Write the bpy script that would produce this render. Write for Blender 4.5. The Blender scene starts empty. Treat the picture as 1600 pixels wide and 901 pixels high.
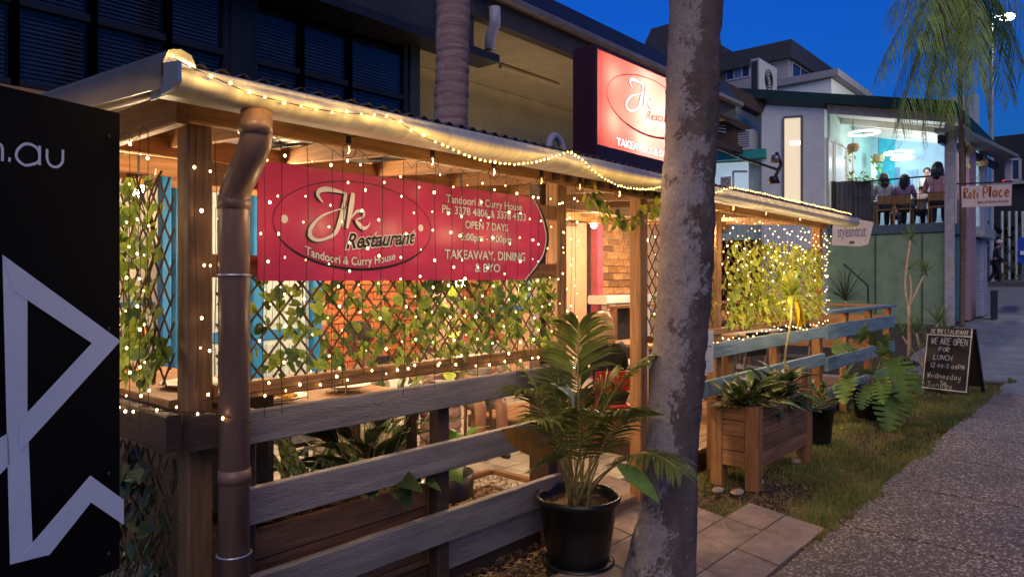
import bpy, bmesh, math, random
from mathutils import Vector, Matrix, noise
random.seed(7)
R = math.radians
scene = bpy.context.scene
COL = scene.collection

# ------------------------------------------------------------ camera
F = 1110.0; HOR = 438.0; EYE = 1.6
YAW = math.atan(968 / F)                      # facade runs along +X, camera looks between +X and +Y
cF = Vector((math.cos(YAW), math.sin(YAW), 0)); cR = Vector((math.sin(YAW), -math.cos(YAW), 0))
cam = bpy.data.objects.new('camera', bpy.data.cameras.new('camera')); COL.objects.link(cam)
cam.location = (0, 0, EYE)
cam.rotation_euler = (R(90), 0, YAW - R(90))
cam.data.sensor_width = 36; cam.data.lens = 36 * F / 1600
cam.data.shift_y = -12.5 / 1600
cam.data.clip_start = 0.05; cam.data.clip_end = 2000
scene.camera = cam
scene.view_settings.view_transform = 'Standard'; scene.view_settings.look = 'None'
scene.view_settings.exposure = 0.12; scene.view_settings.gamma = 1
scene.cycles.use_denoising = True
scene.cycles.sample_clamp_indirect = 4.0
scene.cycles.sample_clamp_direct = 30.0
scene.cycles.max_bounces = 7
scene.cycles.transparent_max_bounces = 12
scene.cycles.caustics_reflective = False; scene.cycles.caustics_refractive = False

# ------------------------------------------------------------ dusk sky
world = bpy.data.worlds.new('World'); scene.world = world; world.use_nodes = True
nt = world.node_tree; nt.nodes.clear()
sky = nt.nodes.new('ShaderNodeTexSky'); sky.sky_type = 'NISHITA'; sky.sun_disc = False
SUN_EL, SUN_ROT = R(2.0), R(230)
sky.sun_elevation = SUN_EL; sky.sun_rotation = SUN_ROT
sky.ozone_density = 6.0; sky.air_density = 1.4; sky.dust_density = 0.2; sky.altitude = 0
tint = nt.nodes.new('ShaderNodeMix'); tint.data_type = 'RGBA'; tint.blend_type = 'MULTIPLY'
tint.inputs[0].default_value = 1.0
tint.inputs[7].default_value = (0.80, 2.5, 4.9, 1)
bg = nt.nodes.new('ShaderNodeBackground'); bg.inputs['Strength'].default_value = 0.10
wo = nt.nodes.new('ShaderNodeOutputWorld')
nt.links.new(sky.outputs[0], tint.inputs[6]); nt.links.new(tint.outputs[2], bg.inputs[0]); nt.links.new(bg.outputs[0], wo.inputs[0])
sl = bpy.data.lights.new('sun', 'SUN'); sl.energy = 0.85; sl.angle = R(50); sl.color = (1.0, 0.80, 0.44)
so = bpy.data.objects.new('sun', sl); COL.objects.link(so)
so.rotation_euler = Vector((-0.55, -0.50, 0.67)).normalized().to_track_quat('Z', 'Y').to_euler()

# ------------------------------------------------------------ measuring helpers
def U(px, py, X=None, Y=None, Z=None, t=None):
    """world point on a real plane seen at a place of the photograph"""
    d = cF + cR * ((px - 800) / F) + Vector((0, 0, (HOR - py) / F))
    if t is None:
        if X is not None: t = X / d.x
        elif Y is not None: t = Y / d.y
        else: t = (Z - EYE) / d.z
    return Vector((0, 0, EYE)) + d * t
def XY(px, Y): return U(px, HOR, Y=Y).x      # X of a column of the photo on a plane Y
def YX(px, X): return U(px, HOR, X=X).y

# ------------------------------------------------------------ materials
MATS = {}
def mat(name, col, rough=0.6, var=0.18, scale=6.0, bump=0.0, bscale=60.0, metal=0.0, col2=None, stretch=(1, 1, 1),
        emis=None, estr=0.0, trans=0.0, rv=0.0, spec=0.5, detail=6, sample=True, sharp=False, coat=0.0):
    if name in MATS: return MATS[name]
    m = bpy.data.materials.new(name); m.use_nodes = True
    n = m.node_tree; b = n.nodes['Principled BSDF']
    tc = n.nodes.new('ShaderNodeTexCoord'); mp = n.nodes.new('ShaderNodeMapping'); mp.inputs['Scale'].default_value = stretch
    n.links.new(tc.outputs['Object'], mp.inputs[0])
    no = n.nodes.new('ShaderNodeTexNoise'); no.inputs['Scale'].default_value = scale; no.inputs['Detail'].default_value = detail
    no.inputs['Roughness'].default_value = 0.65
    n.links.new(mp.outputs[0], no.inputs['Vector'])
    rp = n.nodes.new('ShaderNodeValToRGB')
    if col2 is None: col2 = tuple(c * (1 - var * 1.6) for c in col); col1 = tuple(min(1, c * (1 + var)) for c in col)
    else: col1 = col
    rp.color_ramp.elements[0].color = (*col2, 1); rp.color_ramp.elements[1].color = (*col1, 1)
    rp.color_ramp.elements[0].position = 0.46 if sharp else 0.3; rp.color_ramp.elements[1].position = 0.53 if sharp else 0.7
    n.links.new(no.outputs['Fac'], rp.inputs[0])
    out = rp.outputs[0]
    if rv:
        oi = n.nodes.new('ShaderNodeObjectInfo'); mr = n.nodes.new('ShaderNodeMapRange')
        mr.inputs['To Min'].default_value = 1 - rv; mr.inputs['To Max'].default_value = 1 + rv
        n.links.new(oi.outputs['Random'], mr.inputs['Value'])
        hs = n.nodes.new('ShaderNodeHueSaturation'); n.links.new(mr.outputs[0], hs.inputs['Value']); n.links.new(out, hs.inputs['Color'])
        out = hs.outputs[0]
    n.links.new(out, b.inputs['Base Color'])
    b.inputs['Roughness'].default_value = rough; b.inputs['Metallic'].default_value = metal
    b.inputs['Specular IOR Level'].default_value = spec
    if coat: b.inputs['Coat Weight'].default_value = coat
    if bump:
        n2 = n.nodes.new('ShaderNodeTexNoise'); n2.inputs['Scale'].default_value = bscale; n2.inputs['Detail'].default_value = 8
        n.links.new(mp.outputs[0], n2.inputs['Vector'])
        bp = n.nodes.new('ShaderNodeBump'); bp.inputs['Strength'].default_value = bump; bp.inputs['Distance'].default_value = 0.01
        n.links.new(n2.outputs['Fac'], bp.inputs['Height']); n.links.new(bp.outputs[0], b.inputs['Normal'])
    if emis:
        b.inputs['Emission Color'].default_value = (*emis, 1); b.inputs['Emission Strength'].default_value = estr
        if not sample: m.cycles.emission_sampling = 'NONE'
    if trans:
        tr = n.nodes.new('ShaderNodeBsdfTranslucent'); n.links.new(out, tr.inputs['Color'])
        mx = n.nodes.new('ShaderNodeMixShader'); mx.inputs[0].default_value = trans
        n.links.new(b.outputs[0], mx.inputs[1]); n.links.new(tr.outputs[0], mx.inputs[2])
        n.links.new(mx.outputs[0], n.nodes['Material Output'].inputs['Surface'])
    MATS[name] = m; return m
def glassm(name, col=(1, 1, 1), rough=0.02, thin=0.75, ior=1.5):
    if name in MATS: return MATS[name]
    m = bpy.data.materials.new(name); m.use_nodes = True; n = m.node_tree; n.nodes.remove(n.nodes['Principled BSDF'])
    t = n.nodes.new('ShaderNodeBsdfTransparent'); t.inputs[0].default_value = (*col, 1)
    g = n.nodes.new('ShaderNodeBsdfGlossy'); g.inputs['Roughness'].default_value = rough
    fr = n.nodes.new('ShaderNodeFresnel'); fr.inputs[0].default_value = ior
    ad = n.nodes.new('ShaderNodeMath'); ad.operation = 'ADD'; ad.inputs[1].default_value = 1 - thin - 0.2; ad.use_clamp = True
    mx = n.nodes.new('ShaderNodeMixShader'); n.links.new(fr.outputs[0], ad.inputs[0]); n.links.new(ad.outputs[0], mx.inputs[0])
    n.links.new(t.outputs[0], mx.inputs[1]); n.links.new(g.outputs[0], mx.inputs[2]); n.links.new(mx.outputs[0], n.nodes['Material Output'].inputs[0])
    MATS[name] = m; return m

GX, GZ, GY = (1, 14, 14), (14, 14, 1), (14, 1, 14)
post_w = mat('post_timber', (0.36, 0.17, 0.062), 0.6, 0.3, 3, 0.35, 30, stretch=GZ, rv=0.12)
beam_w = mat('beam_timber', (0.34, 0.165, 0.06), 0.6, 0.3, 3, 0.35, 30, stretch=GX, rv=0.12)
beamy_w = mat('cross_beam_timber', (0.30, 0.15, 0.06), 0.6, 0.3, 3, 0.35, 30, stretch=GY, rv=0.15)
dark_w = mat('dark_timber', (0.075, 0.042, 0.03), 0.6, 0.3, 3, 0.3, 30, stretch=GX)
rail_w = mat('weathered_rail', (0.27, 0.238, 0.242), 0.75, 0.25, 2.2, 0.6, 22, stretch=(1, 12, 12), rv=0.06)
railcut = mat('weathered_rail_blue', (0.24, 0.36, 0.42), 0.75, 0.3, 2.2, 0.6, 22, stretch=(1, 12, 12), rv=0.12)
plank_w = mat('planter_plank', (0.33, 0.15, 0.075), 0.6, 0.35, 3, 0.4, 30, stretch=GX, rv=0.15)
planky_w = mat('planter_end_plank', (0.36, 0.17, 0.07), 0.6, 0.35, 3, 0.4, 30, stretch=GY, rv=0.15)
deck_w = mat('deck_board', (0.36, 0.20, 0.10), 0.6, 0.35, 3, 0.4, 30, stretch=GX, rv=0.2)
lath_w = mat('lattice_lath', (0.17, 0.095, 0.05), 0.8, 0.3, 20, rv=0.2)
gutter_m = mat('gutter_metal', (0.58, 0.56, 0.52), 0.42, 0.16, 5, 0.0, 12, spec=0.5, stretch=(5, 1, .5))
cap_m = mat('barge_metal', (0.48, 0.50, 0.58), 0.28, 0.12, 3, 0.0, 14, metal=0.5)
corr_m = mat('corrugated_metal', (0.07, 0.068, 0.07), 0.55, 0.3, 5, 0.1, 30)
pipe_m = mat('downpipe_plastic', (0.26, 0.15, 0.11), 0.36, 0.25, 4, 0.08, 10, spec=0.5, stretch=(3, 3, .5))
wire_m = mat('string_wire', (0.02, 0.03, 0.02), 0.6)
bulb_m = mat('warm_bulb', (1, 0.8, 0.5), 0.4, emis=(1.0, 0.66, 0.30), estr=26.0, sample=False)
rope_m = mat('rope_bulb', (1, 0.8, 0.45), 0.4, emis=(1.0, 0.68, 0.24), estr=22.0, sample=False)
def bulbmat(m, col, lo, hi):
    n = m.node_tree; b = n.nodes['Principled BSDF']; oi = n.nodes.new('ShaderNodeObjectInfo'); mr = n.nodes.new('ShaderNodeMapRange'); mr.inputs['To Min'].default_value = lo; mr.inputs['To Max'].default_value = hi
    n.links.new(oi.outputs['Random'], mr.inputs['Value']); n.links.new(mr.outputs[0], b.inputs['Emission Strength']); b.inputs['Emission Color'].default_value = (*col, 1); b.inputs['Base Color'].default_value = (.3, .2, .05, 1)
bulbmat(bulb_m, (1.0, .60, .24), 3, 20); bulbmat(rope_m, (1.0, .60, .16), 2.5, 6)
lamp_m = mat('lamp_bulb', (1, 0.9, 0.8), 0.4, emis=(1.0, 0.78, 0.55), estr=60.0, sample=False)
ivy1 = mat('ivy_leaf', (0.34, 0.44, 0.07), 0.5, 0.4, 9, trans=0.45, rv=0.35)
ivy2 = mat('ivy_leaf_dark', (0.12, 0.20, 0.04), 0.4, 0.4, 9, trans=0.28, rv=0.35)
ivyb = mat('ivy_leaf_bright', (0.50, 0.54, 0.08), 0.5, 0.35, 9, trans=0.4, rv=0.4)
palm_l = mat('palm_leaflet', (0.20, 0.24, 0.05), 0.38, 0.45, 5, trans=0.25, rv=0.2)
palm_s = mat('palm_stalk', (0.38, 0.32, 0.12), 0.5, 0.3, 8)
dark_l = mat('dark_leaf', (0.055, 0.10, 0.03), 0.3, 0.45, 9, trans=0.2, rv=0.3)
mons_l = mat('split_leaf', (0.17, 0.30, 0.08), 0.5, 0.35, 5, trans=0.2, rv=0.3, spec=.25)
yel_l = mat('yellow_leaf', (0.75, 0.52, 0.03), 0.45, 0.2, 6, trans=0.35)
var_l = mat('mottled_leaf', (0.75, 0.80, 0.32), 0.4, col2=(0.14, 0.32, 0.05), scale=42, trans=0.45, sharp=True)
brown_l = mat('dry_leaf', (0.42, 0.20, 0.05), 0.55, 0.4, 6, trans=0.25)
black_p = mat('black_pot', (0.012, 0.012, 0.014), 0.32, 0.2, 6, 0.05, 20)
soil_m = mat('potting_soil', (0.10, 0.055, 0.03), 0.9, 0.5, 30, 0.9, 70)
white_p = mat('white_paint', (0.78, 0.76, 0.70), 0.6, 0.06, 4, 0.1, 30)
cream_p = mat('cream_paint', (0.62, 0.54, 0.38), 0.7, 0.1, 4, 0.2, 40)
blue_p = mat('blue_paint', (0.02, 0.24, 0.62), 0.4, 0.15, 5)
pale_b = mat('pale_blue_paint', (0.62, 0.76, 0.80), 0.5, 0.08, 5)
brick_m = mat('orange_brick', (0.55, 0.17, 0.07), 0.8, 0.3, 14, 0.6, 60, rv=0.25)
mort_m = mat('mortar', (0.70, 0.56, 0.42), 0.9, 0.2, 20, 0.5, 60)
fbrick_m = mat('fireplace_brick', (0.42, 0.20, 0.075), 0.8, 0.35, 14, 0.6, 60, rv=0.55)
peach_m = mat('peach_render', (0.72, 0.46, 0.28), 0.8, 0.1, 5, 0.2, 40)
red_m = mat('banner_red', (0.60, 0.045, 0.13), 0.35, 0.08, 2.5, spec=0.5)
blk = mat('black_print', (0.010, 0.008, 0.010), 0.5, 0.1)
wht = mat('white_print', (0.82, 0.76, 0.70), 0.5, 0.03)
board_m = mat('board_black', (0.004, 0.004, 0.005), 0.5, 0.2, 3, spec=.12)
lilac = mat('board_lilac_print', (0.70, 0.78, 0.98), 0.5, 0.05, 2)
frame_d = mat('dark_frame', (0.018, 0.018, 0.024), 0.5, 0.2, 8)
paver_m = mat('paver', (0.34, 0.25, 0.22), 0.8, 0.22, 9, 0.6, 90, rv=0.12)
tile_m = mat('courtyard_paver', (0.62, 0.55, 0.46), 0.7, 0.15, 9, 0.3, 90, rv=0.1)

# ------------------------------------------------------------ mesh builder
class MB:
    def __init__(s): s.v = []; s.f = []; s.mi = []
    def add(s, vs, fs, mi=0):
        o = len(s.v); s.v += [tuple(v) for v in vs]; s.f += [tuple(i + o for i in f) for f in fs]; s.mi += [mi] * len(fs); return s
    def box(s, x0, x1, y0, y1, z0, z1, mi=0):
        vs = [(x, y, z) for x in (x0, x1) for y in (y0, y1) for z in (z0, z1)]
        return s.add(vs, [(0, 1, 3, 2), (4, 6, 7, 5), (0, 4, 5, 1), (2, 3, 7, 6), (0, 2, 6, 4), (1, 5, 7, 3)], mi)
    def cbox(s, x0, x1, y0, y1, z0, z1, c=0.006, mi=0):
        """box with chamfered long edges"""
        dx, dy, dz = x1 - x0, y1 - y0, z1 - z0
        L = max(dx, dy, dz)
        def prof(a0, a1, b0, b1): return [(a0 + c, b0), (a1 - c, b0), (a1, b0 + c), (a1, b1 - c), (a1 - c, b1), (a0 + c, b1), (a0, b1 - c), (a0, b0 + c)]
        if L == dx: P = [[(x, a, b) for a, b in prof(y0, y1, z0, z1)] for x in (x0, x1)]
        elif L == dy: P = [[(b, y, a) for a, b in prof(z0, z1, x0, x1)] for y in (y0, y1)]
        else: P = [[(a, b, z) for a, b in prof(x0, x1, y0, y1)] for z in (z0, z1)]
        fs = [(i, (i + 1) % 8, 8 + (i + 1) % 8, 8 + i) for i in range(8)] + [tuple(range(7, -1, -1)), tuple(range(8, 16))]
        return s.add(P[0] + P[1], fs, mi)
    def beam(s, a, b, w, h, up=(0, 0, 1), mi=0):
        a, b = Vector(a), Vector(b); d = (b - a).normalized(); up = Vector(up)
        if abs(d.dot(up)) > 0.98: up = Vector((0, 1, 0))
        si = d.cross(up).normalized(); u2 = si.cross(d)
        vs = [p + si * (w / 2 * i) + u2 * (h / 2 * j) for p in (a, b) for i, j in ((-1, -1), (1, -1), (1, 1), (-1, 1))]
        return s.add(vs, [(3, 2, 1, 0), (4, 5, 6, 7), (0, 1, 5, 4), (1, 2, 6, 5), (2, 3, 7, 6), (3, 0, 4, 7)], mi)
    def tube(s, pts, rad, n=8, cap=True, mi=0):
        pts = [Vector(p) for p in pts]; N = len(pts)
        if not hasattr(rad, '__len__'): rad = [rad] * N
        ref = None; rings = []
        for i, p in enumerate(pts):
            d = (pts[min(i + 1, N - 1)] - pts[max(i - 1, 0)])
            d = d.normalized() if d.length > 1e-9 else Vector((0, 0, 1))
            if ref is None: ref = d.orthogonal().normalized()
            ref = (ref - d * ref.dot(d)); ref = ref.normalized() if ref.length > 1e-6 else d.orthogonal().normalized()
            bn = d.cross(ref)
            rings.append([p + (ref * math.cos(a) + bn * math.sin(a)) * rad[i] for a in (2 * math.pi * k / n for k in range(n))])
        vs = [v for r in rings for v in r]; fs = []
        for i in range(N - 1):
            for k in range(n):
                fs.append((i * n + k, i * n + (k + 1) % n, (i + 1) * n + (k + 1) % n, (i + 1) * n + k))
        if cap: fs += [tuple(range(n - 1, -1, -1)), tuple((N - 1) * n + k for k in range(n))]
        return s.add(vs, fs, mi)
    def lathe(s, c, prof, n=24, mi=0):
        vs = [(c[0] + r * math.cos(2 * math.pi * k / n), c[1] + r * math.sin(2 * math.pi * k / n), c[2] + z) for r, z in prof for k in range(n)]
        fs = [(i * n + k, i * n + (k + 1) % n, (i + 1) * n + (k + 1) % n, (i + 1) * n + k) for i in range(len(prof) - 1) for k in range(n)]
        return s.add(vs, fs, mi)
    def sphere(s, c, r, nu=12, nv=8, sc=(1, 1, 1), mi=0):
        vs = [(c[0], c[1], c[2] + r * sc[2])]
        for j in range(1, nv):
            th = math.pi * j / nv
            for k in range(nu):
                a = 2 * math.pi * k / nu
                vs.append((c[0] + r * sc[0] * math.sin(th) * math.cos(a), c[1] + r * sc[1] * math.sin(th) * math.sin(a), c[2] + r * sc[2] * math.cos(th)))
        vs.append((c[0], c[1], c[2] - r * sc[2])); fs = [(0, 1 + k, 1 + (k + 1) % nu) for k in range(nu)]
        for j in range(nv - 2):
            for k in range(nu):
                a = 1 + j * nu; fs.append((a + k, a + nu + k, a + nu + (k + 1) % nu, a + (k + 1) % nu))
        L = len(vs) - 1; a = 1 + (nv - 2) * nu; fs += [(L, a + (k + 1) % nu, a + k) for k in range(nu)]
        return s.add(vs, fs, mi)
    def prism(s, poly, off, mi=0):
        """closed polygon (list of Vector) extruded by off"""
        n = len(poly); off = Vector(off); vs = [Vector(p) for p in poly] + [Vector(p) + off for p in poly]
        return s.add(vs, [tuple(range(n - 1, -1, -1)), tuple(range(n, 2 * n))] + [(i, (i + 1) % n, n + (i + 1) % n, n + i) for i in range(n)], mi)
    def mesh(s, name, mats, smooth=False, origin=(0, 0, 0)):
        me = bpy.data.meshes.new(name); o = Vector(origin)
        me.from_pydata([tuple(Vector(v) - o) for v in s.v], [], s.f)
        mats = mats if isinstance(mats, (list, tuple)) else [mats]
        for m in mats: me.materials.append(m)
        if len(mats) > 1: me.polygons.foreach_set('material_index', s.mi)
        if smooth: me.polygons.foreach_set('use_smooth', [True] * len(me.polygons))
        me.update(); return me
    def build(s, name, mats, parent=None, smooth=False, **tags):
        """author in world coordinates; origin of the object = its parent's (or given) origin"""
        o = wloc(parent) if parent else Vector(tags.pop('origin', (0, 0, 0)))
        me = s.mesh(name, mats, smooth, o)
        ob = bpy.data.objects.new(name, me); COL.objects.link(ob)
        if parent: ob.parent = parent
        else: ob.location = o
        for k, v in tags.items(): ob[k] = v
        return ob
def wloc(o):
    v = Vector((0, 0, 0))
    while o: v += o.location; o = o.parent
    return v
def thing(name, label, category, loc, group=None):
    o = bpy.data.objects.new(name, None); COL.objects.link(o); o.empty_display_size = 0.1
    o.location = loc; o['label'] = label; o['category'] = category
    if group: o['group'] = group
    return o
def put(name, me, parent, loc, rot=None, sc=None):
    """child that shares mesh data, placed in world coordinates (parents are unrotated)"""
    ob = bpy.data.objects.new(name, me); COL.objects.link(ob)
    if parent: ob.parent = parent; ob.location = Vector(loc) - wloc(parent)
    else: ob.location = loc
    if rot is not None:
        if isinstance(rot, Matrix): ob.rotation_euler = rot.to_euler()
        else: ob.rotation_euler = rot
    if sc is not None: ob.scale = sc if hasattr(sc, '__len__') else (sc, sc, sc)
    return ob
def copy_tree(o, parent=None):
    c = o.copy(); COL.objects.link(c); c.parent = parent
    for ch in o.children: copy_tree(ch, c)
    return c
def light(name, kind, loc, energy, color, parent=None, size=0.05):
    l = bpy.data.lights.new(name, kind); l.energy = energy; l.color = color
    if kind == 'POINT': l.shadow_soft_size = size
    o = bpy.data.objects.new(name, l); COL.objects.link(o)
    if parent: o.parent = parent; o.location = Vector(loc) - wloc(parent)
    else: o.location = loc
    return o
def rnd(a, b): return random.uniform(a, b)
def catmull(pts, k=6):
    pts = [Vector(p) for p in pts]; out = []; n = len(pts)
    for i in range(n - 1):
        p0, p1, p2, p3 = pts[max(i - 1, 0)], pts[i], pts[i + 1], pts[min(i + 2, n - 1)]
        for j in range(k):
            t = j / k
            out.append(0.5 * ((2 * p1) + (p2 - p0) * t + (2 * p0 - 5 * p1 + 4 * p2 - p3) * t * t + (3 * p1 - p0 - 3 * p2 + p3) * t ** 3))
    out.append(pts[-1]); return out

# ------------------------------------------------------------ lettering
def text_mesh(body, offset=0.0, shear=0.0, ext=0.0, space=1.0):
    c = bpy.data.curves.new('t', 'FONT'); c.body = body; c.offset = offset; c.shear = shear; c.extrude = ext; c.space_character = space
    c.resolution_u = 3; c.fill_mode = 'BOTH'
    o = bpy.data.objects.new('t', c); COL.objects.link(o)
    dg = bpy.context.evaluated_depsgraph_get(); ev = o.evaluated_get(dg); me = bpy.data.meshes.new_from_object(ev)
    bpy.data.objects.remove(o); return me
def lettering(body, frame, x0, x1, z0, h, m, parent, name='lettering', offset=0.0, shear=0.0, d=0.002, tilt=0.0, warp=None, space=1.0, bold=0.0, ref=None):
    """frame(a, b, n) -> world point; letters fill x0..x1, cap height h from base line z0, n = d metres proud"""
    me = text_mesh(body, offset + bold, shear, 0.0, space)
    base = text_mesh(body, bold, shear, 0.0, space)
    xs = [v.co.x for v in base.vertices]; a, b = min(xs), max(xs); sc = (x1 - x0) / (b - a); H = 0.70
    wp = wloc(parent)
    for v in me.vertices:
        fx = (v.co.x - a) * sc; x = x0 + fx; z = z0 + v.co.y / H * h + fx * tilt
        if warp: z += warp(x)
        v.co = frame(x, z, d) - wp
    me.name = name; me.materials.clear(); me.materials.append(m)
    ob = bpy.data.objects.new(name, me); COL.objects.link(ob); ob.parent = parent
    bpy.data.meshes.remove(base); return ob
def ribbon(mb, pts, ws, frame, d, k=8):
    """stroke of varying width through 2-D points"""
    P = catmull([Vector((p[0], p[1], w)) for p, w in zip(pts, ws)], k)
    L = []
    for i, p in enumerate(P):
        q0, q1 = P[max(i - 1, 0)], P[min(i + 1, len(P) - 1)]
        t = Vector((q1.x - q0.x, q1.y - q0.y)); t = t.normalized() if t.length else Vector((1, 0)); n = Vector((-t.y, t.x)) * p.z / 2
        L += [frame(p.x + n.x, p.y + n.y, d), frame(p.x - n.x, p.y - n.y, d)]
    mb.add(L, [(2 * i, 2 * i + 1, 2 * i + 3, 2 * i + 2) for i in range(len(P) - 1)])
# handwriting: strokes on a 0..1 by 0..1 cell
SF = {
 'A': [[(0, 0), (.5, 1), (1, 0)], [(.2, .4), (.8, .4)]], 'C': [[(1, .85), (.5, 1), (0, .5), (.5, 0), (1, .15)]],
 'D': [[(0, 0), (0, 1), (.7, .85), (1, .5), (.7, .1), (0, 0)]], 'E': [[(1, 1), (0, 1), (0, 0), (1, 0)], [(0, .5), (.8, .5)]],
 'F': [[(1, 1), (0, 1), (0, 0)], [(0, .5), (.8, .5)]], 'G': [[(1, .85), (.5, 1), (0, .5), (.5, 0), (1, .2), (1, .5), (.5, .5)]],
 'H': [[(0, 0), (0, 1)], [(1, 0), (1, 1)], [(0, .5), (1, .5)]], 'K': [[(0, 0), (0, 1)], [(1, 1), (0, .45), (1, 0)]],
 'J': [[(.4, 1), (1, 1), (.7, 1), (.7, .2), (.3, 0), (0, .2)]],
 'L': [[(0, 1), (0, 0), (1, 0)]], 'M': [[(0, 0), (.1, 1), (.5, .3), (.9, 1), (1, 0)]], 'N': [[(0, 0), (0, 1), (1, 0), (1, 1)]],
 'O': [[(.5, 1), (0, .5), (.5, 0), (1, .5), (.5, 1)]], 'P': [[(0, 0), (0, 1), (.8, .95), (.95, .72), (.7, .5), (0, .45)]],
 'R': [[(0, 0), (0, 1), (.8, .95), (.9, .7), (0, .5), (1, 0)]], 'S': [[(1, .85), (.5, 1), (.1, .8), (.5, .5), (.9, .25), (.5, 0), (0, .15)]],
 'T': [[(0, 1), (1, 1)], [(.5, 1), (.5, 0)]], 'U': [[(0, 1), (.05, .2), (.5, 0), (.95, .2), (1, 1)]], 'W': [[(0, 1), (.25, 0), (.5, .7), (.75, 0), (1, 1)]],
 'Y': [[(0, 1), (.5, .5), (1, 1)], [(.5, .5), (.5, 0)]], 'I': [[(.5, 0), (.5, 1)]],
 '1': [[(.3, .8), (.6, 1), (.6, 0)]], '2': [[(0, .8), (.5, 1), (.9, .75), (0, 0), (1, 0)]], '3': [[(0, .9), (.8, .9), (.4, .55), (.9, .3), (.4, 0), (0, .1)]],
 '0': [[(.5, .8), (.1, .4), (.5, 0), (.9, .4), (.5, .8)]], ':': [[(.4, .2), (.5, .25)], [(.4, .6), (.5, .65)]], '-': [[(.1, .45), (.9, .45)]], '.': [[(.4, 0), (.5, .08)]],
 'e': [[(.1, .3), (.9, .35), (.5, .6), (.1, .3), (.4, 0), (.9, .1)]], 'd': [[(.9, .5), (.4, .6), (.1, .3), (.4, 0), (.9, .2)], [(.9, 1), (.9, 0)]],
 'n': [[(.05, .6), (.1, 0)], [(.1, .35), (.5, .6), (.85, .4), (.9, 0)]], 's': [[(.9, .5), (.4, .6), (.3, .4), (.8, .2), (.4, 0), (0, .1)]],
 'a': [[(.9, .5), (.4, .6), (.1, .3), (.4, 0), (.85, .2)], [(.9, .6), (.9, 0)]], 'y': [[(.1, .6), (.2, .2), (.5, .1), (.85, .3)], [(.9, .6), (.8, -.2), (.4, -.4), (.1, -.2)]],
 't': [[(.45, .95), (.4, .1), (.8, .05)], [(-.12, .62), (1.0, .66)]], 'o': [[(.5, .6), (.1, .3), (.5, 0), (.9, .3), (.5, .6)]],
 'u': [[(.1, .6), (.15, .15), (.5, 0), (.85, .2)], [(.85, .6), (.9, 0)]], 'l': [[(.2, .1), (.7, .7), (.55, 1), (.35, .8), (.4, .1), (.8, .05)]],
 'i': [[(.4, .6), (.4, .1), (.7, .05)], [(.4, .82), (.45, .88)]], 'c': [[(.85, .5), (.45, .6), (.1, .3), (.45, 0), (.9, .12)]],
}
def hand(mb, body, frame, x0, x1, z0, h, w, d=0.002, jit=0.04, tilt=0.0, slant=0.12):
    n = sum(0.55 if c in ' :.-i1l' else 1 for c in body); cw = (x1 - x0) / n; x = x0
    for c in body:
        a = cw * (0.55 if c in ' :.-i1l' else 1)
        if c != ' ':
            for st in SF.get(c, SF['O']):
                j = lambda: rnd(-jit, jit)
                pts = [(x + a * (.1 + .72 * (p[0] + j() + slant * p[1])), z0 + h * (p[1] + j()) + (x - x0) * tilt) for p in st]
                curved = c not in 'AEFHKLMNTWYI1'
                if curved: ribbon(mb, pts, [w * rnd(.8, 1.15)] * len(pts), frame, d + rnd(0, .0004), 5)
                else:
                    for p, q in zip(pts, pts[1:]): ribbon(mb, [p, q], [w * rnd(.8, 1.15)] * 2, frame, d + rnd(0, .0004), 1)
        x += a

# ============================================================ GROUND
def gz(x, y=0.0):
    for (a, za), (b, zb) in zip(GP, GP[1:]):
        if x <= b: 
            t = max(0, (x - a) / (b - a)); return za + (zb - za) * t
    return GP[-1][1]
GP = [(-40, 0), (13, 0), (20, 0.52), (25.6, 0.56), (32, 1.43), (60, 2.0), (900, 2.0)]
def struct(o): o['kind'] = 'structure'; return o
EARTH = mat('earth', (0.085, 0.055, 0.035), 0.95, 0.45, 12, 0.9, 60)
mb = MB()
xs = [-900, -300, -60, -20, 0, 4, 8, 13, 16.5, 20, 25.6, 28, 32, 45, 60, 120, 300, 900]; ys = [-900, -200, -40, -8, -2, 1, 3, 6, 12, 30, 120, 900]
mb.add([(x, y, gz(x) - 0.03) for x in xs for y in ys], [(i * len(ys) + j, (i + 1) * len(ys) + j, (i + 1) * len(ys) + j + 1, i * len(ys) + j + 1) for i in range(len(xs) - 1) for j in range(len(ys) - 1)])
struct(mb.build('ground', EARTH))

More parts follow.
